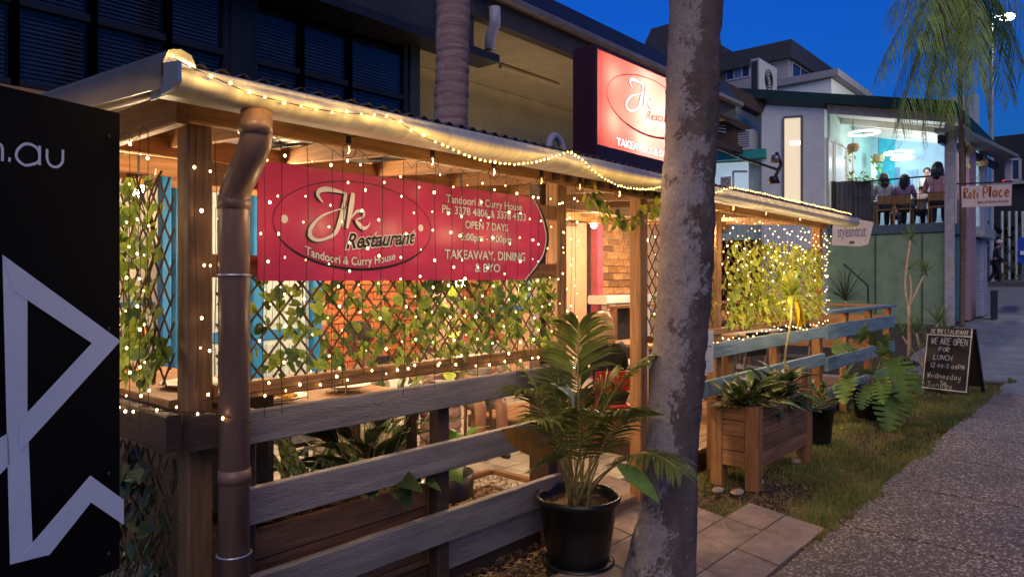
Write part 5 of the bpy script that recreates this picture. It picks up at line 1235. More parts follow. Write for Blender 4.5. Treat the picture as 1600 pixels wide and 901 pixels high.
# sloping roof
def rz(y): return 5.94 + (y - 3.4) * .235
mb = MB(); y0r, y1r = YX(1492, 19.8), YX(1153, 19.8)
for (d0, d1, nm, m, xa, xb) in ((-.26, 0, 'roof', dgr, 19.75, 27.5),):
    MB().prism([Vector((xa, y0r, rz(y0r) + d0)), Vector((xa, y1r, rz(y1r) + d0)), Vector((xa, y1r, rz(y1r) + d1)), Vector((xa, y0r, rz(y0r) + d1))], (xb - xa, 0, 0)).build(nm, m, gb)
ys0, ys1 = y_c - .1, YX(1293, 20)
MB().prism([Vector((19.95, ys0, rz(ys0) - .50)), Vector((19.95, ys1, rz(ys1) - .50)), Vector((19.95, ys1, rz(ys1) - .27)), Vector((19.95, ys0, rz(ys0) - .27))], (.12, 0, 0)).build('barge_board', mat('cream_board', (.55, .48, .42), .6), gb)
MB().prism([Vector((20.08, ys0, rz(ys0) - .42)), Vector((20.08, ys1, rz(ys1) - .42)), Vector((20.08, ys1, rz(ys1) - .28)), Vector((20.08, ys0, rz(ys0) - .28))], (6, 0, 0)).build('ceiling', sof, gb)
for x in (21.2, 22.3, 23.4): MB().prism([Vector((x, ys0 + .1, rz(ys0) - .58)), Vector((x, ys1, rz(ys1) - .58)), Vector((x, ys1, rz(ys1) - .425)), Vector((x, ys0 + .1, rz(ys0) - .425))], (.12, 0, 0)).build('ceiling_beam', sof, gb)
BX = 24.4
MB().box(BX, BX + .15, y_c, y_l + .6, zd, 7).build('terrace_wall', bluew, gb)
MB().box(GX_, BX + .2, y_l + .05, y_l + .25, zd - .2, 6.35).build('terrace_side_wall', mat('mint_render', (.60, .74, .64), .7, .06), gb)
# side windows of the terrace (two tall sashes and one)
sw = MB()
def sidewin(px0, px1, py_t0, py_t1, py_b):
    Yp = y_l + .04; a, b = XY(px0, Yp), XY(px1, Yp); zt0, zt1 = U(px0, py_t0, Y=Yp).z, U(px1, py_t1, Y=Yp).z; zb = zd + .1
    f = MB()
    for q0, q1 in (((a, zt0), (b, zt1)), ((a, zb), (a, zt0)), ((b, zb), (b, zt1)), ((a, zb), (b, zb))): f.beam((q0[0], Yp - .02, q0[1]), (q1[0], Yp - .02, q1[1]), .06, .06)
    w = f.build('window', sof, gb); MB().prism([Vector((a, Yp - .012, zb)), Vector((b, Yp - .012, zb)), Vector((b, Yp - .012, zt1)), Vector((a, Yp - .012, zt0))], (0, .004, 0)).build('pane', mat('lit_room_pane', (.6, .6, .55), .2, emis=(.75, .74, .66), estr=.28), w)
sidewin(1292, 1301, 217, 222, 283); sidewin(1303, 1321, 222, 230, 283); sidewin(1323, 1331, 231, 235, 283)
# back wall joinery
def bwin(px0, px1, py0, py1, m, X=BX - .03, nm='window'): MB().box(X, X + .02, YX(px1, X), YX(px0, X), U(px0, py1, X=X).z, U(px0, py0, X=X).z).build(nm, m, gb)
lit = mat('lit_interior', (.8, .8, .7), .5, emis=(.80, .80, .66), estr=.5); bwin(1336, 1370, 248, 286, lit); bwin(1398, 1406, 262, 292, mat('blue_shade', (.2, .35, .5), .6)); bwin(1418, 1434, 266, 277, mat('menu_screen', (.4, .5, .7), .5))
bwin(1372, 1398, 212, 300, mat('cyan_wall', (.08, .55, .68), .6), BX - .02, 'accent_panel')
# railing
rl = thing('terrace_railing', 'thin black wire railing along the lit terrace edge', 'railing', (GX_ - .06, y_c, zd)); mb = MB(); yA, yB = y_c + .12, YX(1330, GX_)
zr0, zr1 = PX(1483, 273).z, PX(1335, 284).z; MB().beam((GX_ - .03, yA, zr0), (GX_ - .03, yB, zr1 - .02), .035, .035).build('top_rail', frame_d, rl)
k = 0; wm = MB().box(-.004, .004, -.004, .004, 0, zr0 - zd - .03).mesh('baluster', frame_d)
yy = yA + .1
while yy < yB: put('baluster', wm, rl, (GX_ - .03, yy, zd)); yy += .16
MB().beam((GX_ - .03, yA, zd + .75), (GX_ - .03, yB, zd + .75), .012, .012).build('mid_wire', frame_d, rl)
pb_ = thing('balcony_planters', 'tall dark slatted planter boxes at the left of the terrace railing', 'planter', (GX_, y_l, zd))
for px0, px1, m in ((1288, 1306, frame_d), (1307, 1334, mat('grey_slat', (.12, .11, .13), .7, rv=.2)), (1336, 1362, mat('grey_slat', (.12, .11, .13), .7, rv=.2))):
    a, b = YX(px1, GX_ + .1), YX(px0, GX_ + .1); k = 0; nsl = max(1, int((b - a) / .09)); zt_2 = PX(px0, 284).z
    for k in range(nsl): w = (b - a) / nsl; MB().cbox(GX_ + .02, GX_ + .3, a + k * w + .004, a + (k + 1) * w - .004, zd, zt_2, .004).build('slat', m, pb_)
clump('hedge_planting', 'pale green leaves showing over the terrace planter box', 'plant', PX(1350, 288, 20.6), 60, [broad(.14, .03, ivy1, .3, .3)], (.1, 1.4), (.05, .25), spread=.5)
# street side of the green building
Yf = y_c
for px0, px1, y0_, y1_, m in ((1513, 1523, 190, 506, pinkp), (1535, 1541, 190, 498, mat('lilac_pillar', (.42, .40, .55), .6))):
    a, b = XY(px0, Yf - .05), XY(px1, Yf - .05); MB().cbox(a, b, Yf - .08, Yf + .25, gz(a), 5.4, .01).build('pillar', m, gb)
a, b = XY(1493, Yf + .1), XY(1513, Yf + .1); MB().box(a, b, Yf + .08, Yf + .2, gz(a), 2.9).build('wall', mat('teal_wall', (.10, .24, .26), .7), gb)
a, b = XY(1523, Yf), XY(1536, Yf); sh_ = MB()
zs0 = gz(a); zs1 = U(1530, 372, Y=Yf).z; z = zs0; 
while z < zs1: MB().cbox(a, b, Yf + .0, Yf + .03, z + .004, z + .076, .008).build('shutter_slat', mat('shutter_metal', (.50, .55, .60), .4, metal=.2), gb); z += .08
MB().cbox(a - .1, b + .5, Yf - .25, Yf + .05, zs1, zs1 + .28, .01).build('shutter_housing', mat('shutter_metal', (.50, .55, .60), .4, metal=.2), gb)
for px in (1493, 1507, 1530): x = XY(px, Yf); MB().cbox(x, x + .08, Yf - .02, Yf + .06, zd, 5.4).build('terrace_post', sof if px != 1507 else dk, gb)
MB().box(XY(1494, Yf), XY(1542, Yf), Yf + .0, Yf + .1, zd - .25, zd).build('deck_edge', mat('blue_grey_beam', (.10, .16, .20), .6, .15), gb)
# eave running off along the street with its gutter
e0, e1 = U(1487, 193, X=19.8), U(1576, 246, t=22.5)
MB().beam(e0 + Vector((0, .1, -.12)), e1, .55, .10).build('street_eave', mat('grey_eave', (.30, .30, .31), .6), gb); MB().beam(e0 + Vector((0, .25, -.34)), e1 + Vector((-.1, .3, -.28)), .10, .2).build('fascia_board', dk, gb)
MB().cbox(e1.x - .15, e1.x + .15, e1.y - .1, e1.y + .1, e1.z - .75, e1.z - .1, .02).build('rainwater_head', mat('pale_post', (.60, .56, .58), .6), gb)
# white render block with tall lit window, plus the turquoise beam part
WX = 20.0
MB().prism([U(1190, 164, X=WX), U(1288, 170, X=WX), U(1288, 510, X=WX), U(1190, 510, X=WX)], (.3, 0, 0)).build('white_block', wht2, gb)
wf = MB()
for q in (((1224, 185), (1224, 320)), ((1253, 181), (1253, 325)), ((1224, 184), (1253, 182))): wf.beam(U(*q[0], X=WX - .02), U(*q[1], X=WX - .02), .06, .06, up=(1, 0, 0))
w = wf.build('window', mat('grey_frame', (.25, .25, .27), .5), gb); MB().prism([U(1225, 185, X=WX - .01), U(1252, 183, X=WX - .01), U(1252, 330, X=WX - .01), U(1225, 330, X=WX - .01)], (.006, 0, 0)).build('pane', mat('lit_room', (.8, .7, .5), .3, emis=(.95, .76, .50), estr=.72), w)
MB().prism([U(1234, 221, X=WX - .02), U(1251, 220, X=WX - .02), U(1251, 226, X=WX - .02), U(1234, 227, X=WX - .02)], (.005, 0, 0)).build('ceiling_light', mat('white_glow', (1, 1, 1), .5, emis=(1, 1, .95), estr=2.0), w)
MB().prism([U(1100, 250, X=WX + .3), U(1200, 250, X=WX + .3), U(1200, 510, X=WX + .3), U(1100, 510, X=WX + .3)], (.2, 0, 0)).build('side_wall', mat('mint_render', (.60, .74, .64), .7, .06), gb)
MB().prism([U(1100, 237, X=WX - .1), U(1196, 232, X=WX - .1), U(1196, 246, X=WX - .1), U(1100, 252, X=WX - .1)], (.4, 0, 0)).build('turquoise_beam', turq, gb)
w = MB()
for q in (((1114, 254), (1114, 300)), ((1172, 250), (1172, 305)), ((1114, 254), (1172, 251)), ((1146, 268), (1146, 305)), ((1146, 268), (1168, 268))): w.beam(U(*q[0], X=WX + .27), U(*q[1], X=WX + .27), .06, .06, up=(1, 0, 0))
w = w.build('window', sof, gb); MB().prism([U(1115, 254, X=WX + .28), U(1171, 251, X=WX + .28), U(1171, 330, X=WX + .28), U(1115, 330, X=WX + .28)], (.006, 0, 0)).build('pane', mat('cool_lit_pane', (.6, .7, .75), .3, emis=(.50, .64, .74), estr=.55), w)
mb = MB(); c = U(1134, 286, X=WX + .2)
mb.add([c + Vector((0, .17 * i, .19 * j)) for i, j in ((-1, -1), (1, -1), (1, 1), (-1, 1))], [(0, 1, 2, 3)]); ns = mb.build('notice', wht, w)
fN = lambda a, b, d: c + Vector((-d - .004, -a, b)); ellipse(w, fN, 0, .03, .10, .10, .02, .02, mat('sign_red', (.7, .03, .03), .5), .002, 'no_smoking_ring'); mb = MB(); ribbon(mb, [(-.07, .10), (.07, -.04)], [.02, .02], fN, .003); mb.build('no_smoking_bar', mat('sign_red', (.7, .03, .03), .5), w)
MB().prism([U(1100, 150, X=WX + .5), U(1192, 160, X=WX + .5), U(1192, 240, X=WX + .5), U(1100, 250, X=WX + .5)], (.2, 0, 0)).build('side_wall', mat('mint_render', (.60, .74, .64), .7, .06), gb)
for q in (((1108, 130), (1190, 172), .35), ((1108, 175), (1165, 205), .2), ((1106, 222), (1160, 238), .18)): MB().beam(U(*q[0], X=WX - .9), U(*q[1], X=WX + .1), .4, q[2]).build('old_eave', mat('brown_eave', (.07, .045, .045), .7), gb)
MB().prism([U(1100, 176, X=WX - .3), U(1150, 190, X=WX - .3), U(1150, 232, X=WX - .3), U(1100, 222, X=WX - .3)], (.1, 0, 0)).build('timber_panel', mat('brown_panel', (.12, .06, .04), .7), gb)
for k in range(3): MB().beam(U(1113, 193 + 5 * k, X=WX - .35), U(1134, 197 + 5 * k, X=WX - .35), .04, .035).build('louvre', wht, gb)
# air conditioners
def aircon(label, X, p0, p1, p2, p3, depth, fan=True):
    t = thing('air_conditioner', label, 'air conditioner', U(*p3, X=X)); P = [U(*p, X=X) for p in (p0, p1, p2, p3)]
    MB().prism(P, (depth, 0, 0)).build('casing', mat('ac_white', (.62, .62, .66), .5, .05), t)
    for k in range(7):
        a = P[0].lerp(P[3], (k + 1) / 8.5); b = P[1].lerp(P[2], (k + 1) / 8.5); MB().beam(a.lerp(b, .1) - Vector((.01, 0, 0)), a.lerp(b, .85) - Vector((.01, 0, 0)), .02, .02).build('grille_bar', mat('ac_grey', (.2, .2, .24), .5), t)
    return t
acw = aircon('white air conditioner box standing on the turquoise beam', WX - .12, (1142, 204), (1176, 202), (1176, 233), (1142, 236), .5)
t = thing('rooftop_unit', 'tall lilac rooftop air conditioner with a round fan in front of the flats', 'air conditioner', U(1190, 150, t=27))
cx_ = U(1188, 130, t=27).x; y0u, y1u = YX(1186, cx_), YX(1173, cx_); zb_u, zt_u = U(1186, 145, X=cx_).z, U(1186, 90, X=cx_).z
xe = XY(1214, y0u); lm = mat('unit_lilac', (.50, .49, .56), .5, .06)
MB().cbox(cx_, xe, y0u, y1u, zb_u - .3, zt_u, .02).build('casing', lm, t)
for k in range(6): a = y0u + .04 + (y1u - y0u - .08) * k / 6; MB().box(cx_ - .012, cx_ - .001, a + .02, a + .05, zb_u, zt_u - .1).build('grille_bar', frame_d, t)
cc = Vector(((cx_ + xe) / 2 + .05, y0u - .01, (zb_u + zt_u) / 2)); mb = MB()
for r_ in (.38, .28, .18): mb.tube([cc + Vector((r_ * math.cos(a), 0, r_ * 1.05 * math.sin(a))) for a in [R(20 * k) for k in range(19)]], .02, 5)
mb.build('fan_guard', frame_d, t); MB().tube([cc, cc + Vector((0, .02, 0))], .09, 12).build('fan_hub', frame_d, t)
# flood lamps on a black arm
fl = thing('flood_lamps', 'pair of flood lamps on a long black arm before the white block', 'flood lamp', U(1200, 300, t=9)); mb = MB()
mb.tube([U(1100, 222, t=9.2), U(1160, 247, t=9.1), U(1217, 266, t=9)], .018, 6); mb.tube([U(1213, 238, t=9), U(1220, 257, t=9), U(1209, 282, t=9)], .022, 6); mb.build('arm', frame_d, fl)
for x, y, dx_ in ((1212, 247, -1), (1209, 280, -1)): MB().lathe(U(x, y, t=9), [(0, .04), (.05, .035), (.075, -.05), (.0, -.03)], 14).build('lamp_head', frame_d if y > 260 else mtl, fl, True)
# terrace lamps and lighting
def ringlamp(px, py, X, r, lab):
    c = U(px, py, X=X); t = thing('ring_lamp', lab, 'lamp', c)
    MB().tube([c + Vector((r * math.cos(a), r * math.sin(a), 0)) for a in [R(15 * k) for k in range(25)]], .028, 6).build('ring', mat('ring_glow', (1, 1, 1), .5, emis=(.85, .95, 1), estr=3.0), t)
    MB().tube([c + Vector((0, r, 0)), c + Vector((0, 0, .5))], .006, 4).build('cord', wire_m, t)
ringlamp(1404, 239, 22.6, .36, 'bright ring lamp over the terrace table'); ringlamp(1350, 208, 21.4, .38, 'grey ring lamp near the terrace side wall'); ringlamp(1410, 247, 24.0, .30, 'small ring lamp at the back of the terrace')
for (x, y, z, e, c, s) in ((22.2, 4.4, 4.95, 42, (.80, .92, 1), .3), (23.4, 5.2, 5.3, 18, (.35, .85, 1), .1), (21.2, 4.9, 5.2, 12, (.9, .98, .9), .3), (22.5, 3.7, 4.4, 10, (.05, .12, 1), .1), (25, 3.7, 4.2, 10, (.08, .15, 1), .1)):
    light('terrace_lamp', 'POINT', (x, y, z), e * 1.3, c, gb, s)
bt = thing('neon_tube', 'blue glowing tube beside the street side terrace posts', 'lamp', U(1514, 270, t=22)); MB().tube([U(1513, 283, t=22), U(1514, 262, t=22)], .05, 8).build('tube', mat('blue_neon', (.1, .2, 1), .5, emis=(.05, .22, 1), estr=6), bt)
bk_m = mat('basket', (.50, .30, .15), .8, .2, 20)
for px, py, X, lab in ((1333, 230, 21.2, 'hanging woven basket with trailing plant by the terrace side windows'), (1373, 247, 23.5, 'hanging woven basket deeper in the terrace'), (1513, 232, 22.4, 'hanging woven basket at the street corner of the terrace'), (1534, 254, 24.5, 'hanging woven basket further along the street side')):
    c = U(px, py, X=X); t = thing('hanging_basket', lab, 'hanging basket', c, 'hanging baskets on the terrace'); s = .17
    MB().lathe(c, [(0, -s * .8), (s * .7, -s * .7), (s, -s * .1), (s * .8, s * .5), (s * .7, s * .5), (s * .8, 0)], 12).build('basket_bowl', bk_m, t); MB().tube([c + Vector((0, 0, s * .3)), c + Vector((0, 0, .9))], .008, 4).build('cord', wire_m, t)
    for k in range(30): put('leaf', random.choice(IVYB), t, c + Vector((rnd(-.1, .1), rnd(-.05, .2), -rnd(-.1, .9) if k % 2 else rnd(-.1, .15))), rot_leaf((rnd(-1, 0), -1, .3), (rnd(-1, 1), 0, -1)), rnd(.09, .14))
# Roti Place sign
Xs = 18.6; c_ = [U(1502, 291, X=Xs), U(1581, 288, X=Xs), U(1580, 321, X=Xs), U(1503, 324, X=Xs)]
rs_ = thing('hanging_sign', 'pale pink projecting sign with orange script beside the terrace', 'sign', c_[3]); MB().prism(c_, (.04, 0, 0)).build('panel', mat('pale_pink', (.80, .66, .64), .5, .03), rs_)
ux = (c_[2] - c_[3]); uW = ux.length; ux.normalize(); uz = (c_[0] - c_[3]); uH = uz.length; uz.normalize()
fR = lambda a, b, d: c_[3] + ux * a + uz * b - Vector((d, 0, 0)); om = mat('sign_orange', (.55, .16, .03), .5); mb = MB()
hand(mb, 'Roti', fR, .04, uW * .36, uH * .40, uH * .46, .032, .004, .01, slant=.2); hand(mb, 'Place', fR, uW * .44, uW * .98, uH * .42, uH * .50, .032, .004, .01, slant=.2); mb.build('script', om, rs_)
lettering('MALAYSIAN FOOD', fR, uW * .33, uW * .95, uH * .14, uH * .12, mat('sign_maroon', (.30, .03, .06), .5), rs_, d=.004, bold=.02)
MB().beam(c_[0] + Vector((.02, .1, .06)), c_[1] + Vector((.02, 0, .06)), .03, .03).build('bracket', frame_d, rs_)
# salon banner
Xv = 13.5; q_ = [U(x, y, X=Xv) for x, y in ((1301, 352), (1333, 341), (1365, 347), (1357, 381), (1345, 385), (1300, 383))]
sn = thing('salon_banner', 'crooked white hair salon banner hanging past the roof end', 'banner', q_[0]); MB().prism(q_, (.03, 0, 0)).build('cloth', mat('banner_white', (.46, .46, .54), .6, .08, 3), sn)
a0, a1, a2 = U(1309, 374, X=Xv), U(1353, 373, X=Xv), U(1309, 356, X=Xv); vx = (a1 - a0); vw = vx.length; vx.normalize(); vz = (a2 - a0); vh = vz.length; vz.normalize(); fS = lambda a, b, d: a0 + vx * a + vz * b - Vector((d + .002, 0, 0))
lettering('styleandcut', fS, 0, vw, .04, vh, mat('navy_print', (.05, .03, .22), .5), sn, d=.003); bxm = MB(); ribbon(bxm, [(vw * .42, -.06), (vw * .60, -.06)], [.05, .05], fS, .003, 2); bxm.build('small_label', blk, sn)
# stair rail against the green wall
hr = thing('stair_handrail', 'dark handrail stepping down along the green wall', 'handrail', U(1340, 470, X=19.5)); MB().tube([U(1318, 412, X=19.6), U(1356, 446, X=19.6), U(1357, 480, X=19.6)], .025, 6).build('rail', dgr, hr)
# ============================================================ FLATS and far things
flat = thing('apartment_block', 'lilac apartment block with a dark flat roof above the green building', 'building', U(1231, 200, t=40)); co = U(1231, 65, t=40); liw = mat('lilac_render', (.34, .33, .38), .7, .08, 2); wd = mat('night_pane', (.02, .03, .08), .15)
fz = co.z
MB().box(co.x, co.x + 18, co.y, co.y + 16, 2, fz - 1.0).build('wall', liw, flat); MB().box(co.x - .3, co.x + 18, co.y - .3, co.y + 16, fz - 1.0, fz).build('roof', mat('flat_roof', (.055, .05, .06), .6), flat)
def fw(X=None, Y=None, x0=0, x1=0, t=0, b=0, ref=None):
    if X is not None: a, b_ = YX(x1, X), YX(x0, X); z0, z1 = U(x0, b, X=X).z, U(x0, t, X=X).z; f = MB().cbox(X - .06, X - .001, a, b_, z0, z1, .02).build('window', mat('lilac_frame', (.45, .43, .52), .6), flat); n3 = 3; [MB().box(X - .07, X - .061, a + .1 + (b_ - a - .1) * k / n3, a + (b_ - a) * (k + 1) / n3 - .05, z0 + .1, z1 - .1).build('pane', wd if k != 1 else mat('dusk_blue_pane', (.12, .16, .35), .2), f) for k in range(n3)]
    else: a, b_ = XY(x0, Y), XY(x1, Y); z0, z1 = U((x0 + x1) / 2, b, Y=Y).z, U((x0 + x1) / 2, t, Y=Y).z; f = MB().cbox(a, b_, Y - .06, Y - .001, z0, z1, .02).build('window', mat('lilac_frame', (.45, .43, .52), .6), flat); [MB().box(a + .15 + (b_ - a - .15) * k / 2, a + (b_ - a) * (k + 1) / 2 - .1, Y - .07, Y - .061, z0 + .1, z1 - .1).build('pane', wd, f) for k in range(2)]
fw(X=co.x, x0=1135, x1=1173, t=104, b=128); fw(Y=co.y, x0=1236, x1=1262, t=104, b=138); fw(Y=co.y, x0=1268, x1=1280, t=118, b=142)
g2 = thing('gable_block', 'pale upper block at the right end of the flats', 'building', U(1300, 160, t=36)); cq = U(1299, 122, t=36); MB().box(cq.x, cq.x + 6, cq.y, cq.y + 6, 3, cq.z).build('wall', wht2, g2); MB().box(cq.x - .3, cq.x + 6, cq.y - .4, cq.y + 6, cq.z, cq.z + .35).build('roof', liw, g2)
g3 = thing('dark_block', 'dark angular building top left of the flats behind the trunk', 'building', U(1040, 120, t=45)); ck = U(1040, 36, t=45); MB().prism([U(1008, 66, X=ck.x), U(1018, 45, X=ck.x), U(1060, 33, X=ck.x), U(1135, 75, X=ck.x), U(1135, 200, X=ck.x), U(1008, 200, X=ck.x)], (8, 0, 0)).build('wall', mat('dark_lilac', (.07, .065, .09), .7), g3)
ws_ = thing('street_block', 'dark building across the far street with one framed window', 'building', U(1570, 300, t=45)); cb_ = U(1553, 222, t=48)
MB().box(cb_.x, cb_.x + 14, -10, cb_.y, 1.5, U(1560, 214, t=48).z).build('wall', mat('night_wall', (.016, .02, .034), .8), ws_); wp = MB(); Xw = cb_.x - .05; a, b = YX(1594, Xw), YX(1578, Xw); z0, z1 = U(1585, 282, X=Xw).z, U(1585, 249, X=Xw).z
for q in (((a, z0), (b, z0)), ((a, z1), (b, z1)), ((a, z0), (a, z1)), ((b, z0), (b, z1))): wp.beam((Xw, q[0][0], q[0][1]), (Xw, q[1][0], q[1][1]), .15, .15)
w3 = wp.build('window', mat('lilac_frame', (.45, .43, .52), .6), ws_); MB().box(Xw + .02, Xw + .04, a, b, z0, z1).build('pane', wd, w3)
MB().box(cb_.x - .4, cb_.x, -10, cb_.y + .5, U(1585, 284, X=Xw).z - .2, U(1585, 284, X=Xw).z).build('awning_edge', liw, ws_)
for i, px in enumerate((1566, 1577, 1588, 1598)):
    p = U(px, 445, t=36); q = MB().tube([p, Vector((p.x, p.y, U(px, 330, t=36).z))], .06, 6).build('street_bollard_pole', mat('pale_pole', (.4, .42, .5), .5), None, origin=tuple(p)); q.name = 'slim_pole'; q['label'] = f'slim pale pole across the far street, {["nearest the walking person", "second from the walking person", "third from the walking person", "beside the blue sign"][i]}'; q['category'] = 'pole'; q['group'] = 'slim poles across the far street'
clump('dark_hedge', 'dark hedge across the far street behind the walking person', 'hedge', U(1580, 425, t=38), 420, [broad(.6, .18, mat('night_leaf', (.03, .045, .03), .6, rv=.4), .3, .2)], (-.2, 1.5), (.3, 2.6), spread=2.2)
bs = thing('blue_sign', 'small blue and white street sign at the right edge', 'sign', U(1597, 392, t=30)); MB().prism([U(1590, 371, t=30), U(1606, 371, t=30), U(1606, 411, t=30), U(1590, 411, t=30)], (.05, 0, 0)).build('panel', mat('sign_blue', (.02, .06, .5), .5), bs); MB().prism([U(1594, 392, t=29.9), U(1604, 392, t=29.9), U(1604, 398, t=29.9), U(1594, 398, t=29.9)], (.02, 0, 0)).build('white_band', wht, bs); MB().tube([U(1598, 411, t=30), U(1598, 448, t=30)], .04, 6).build('pole', mtl, bs)
bx_ = thing('box_sign', 'small black box sign with a red glowing edge under the street eave', 'sign', U(1575, 278, t=25)); MB().cbox(*[v for pr in zip(U(1567, 282, t=25), U(1583, 272, t=25) + Vector((.3, 0, 0))) for v in (min(pr), max(pr))], .01).build('casing', frame_d, bx_)
pz = U(1567, 283, t=24.9); MB().beam(pz, U(1583, 281, t=24.9), .04, .06).build('red_edge', mat('red_glow', (1, .1, .05), .5, emis=(1, .03, .02), estr=2), bx_)
# street lamp
sp_ = U(1549, 470, t=30); sl_o = thing('street_lamp', 'tall pale street lamp behind the terrace palm', 'street lamp', (sp_.x, sp_.y, 0.5)); tp = U(1550, 20, t=30); hd = U(1574, 27, t=30)
MB().tube([(sp_.x, sp_.y, .5), (sp_.x, sp_.y, tp.z)], [.10, .06], 10).build('pole', mat('pale_pole', (.4, .42, .5), .5), sl_o); MB().tube([Vector((sp_.x, sp_.y, tp.z - .2)), hd + Vector((0, 0, .15))], .05, 8).build('arm', mat('pale_pole', (.4, .42, .5), .5), sl_o); MB().sphere(hd, .28, 12, 8, (1, 1, .5)).build('lantern', mat('street_glow', (1, 1, .9), .5, emis=(1, .97, .85), estr=40), sl_o, True)
light('lamp', 'POINT', hd + Vector((0, 0, -.5)), 900, (1, .95, .82), sl_o, .2)

# palm over the terrace corner
pc = U(1503, -28, t=16.8); pf = Vector((pc.x + .1, pc.y, gz(pc.x)))
tp_ = thing('terrace_palm', 'slender palm with drooping fronds in front of the terrace corner', 'tree', pf)
bt_ = U(1503, 512, t=16.8); MB().tube(catmull([bt_, U(1504, 400, t=16.8), U(1503, 260, t=16.8), U(1500, 120, t=16.8), pc], 8), [.060] * 20 + [.050] * 13, 12).build('trunk', mat('slim_bark', (.20, .13, .11), .85, .4, 12, .5, 40, stretch=(1, 1, 6)), tp_, True)
fm2 = mat('terrace_palm_leaf', (.42, .56, .13), .45, .4, 3, trans=.3, rv=.2)
for (x, y), t_, bow, n, ll in (((1372, 110), 16.5, (0, 0, 1.3), 60, .75), ((1405, 190), 16.1, (0, 0, 1.0), 56, .7), ((1440, 215), 16.9, (0, .2, .8), 56, .62), ((1476, 185), 16.1, (0, -.1, .5), 50, .55), ((1508, 205), 16.5, (.1, 0, .3), 50, .6), ((1545, 190), 16.3, (0, 0, .8), 56, .6),
                          ((1600, 105), 16.7, (0, 0, 1.1), 56, .7), ((1620, 50), 16.1, (0, 0, 1.2), 50, .7), ((1385, 20), 17.1, (0, 0, 1.0), 50, .7), ((1560, -150), 16.8, (0, 0, .4), 40, .6), ((1440, -160), 16.8, (0, 0, .4), 40, .6), ((1580, 150), 17.5, (0, 0, 1.0), 50, .65), ((1425, 120), 17.7, (0, 0, 1.2), 50, .7), ((1395, 150), 17.6, (0, 0, 1.1), 56, .7), ((1460, 150), 16.0, (0, 0, .8), 56, .6), ((1570, 60), 17.4, (0, 0, .8), 56, .7), ((1430, 60), 15.6, (0, .1, .9), 56, .7), ((1530, 130), 15.3, (0, 0, .9), 46, .6)):
    frond(tp_, pc + Vector((rnd(-.05, .05), rnd(-.05, .05), 0)), U(x, y, t=t_), bow, n, ll, m=fm2, start=.12, droop=1.5, vee=-.25, wid=.0125, sr=.020, fwd=.7, wild=.15)

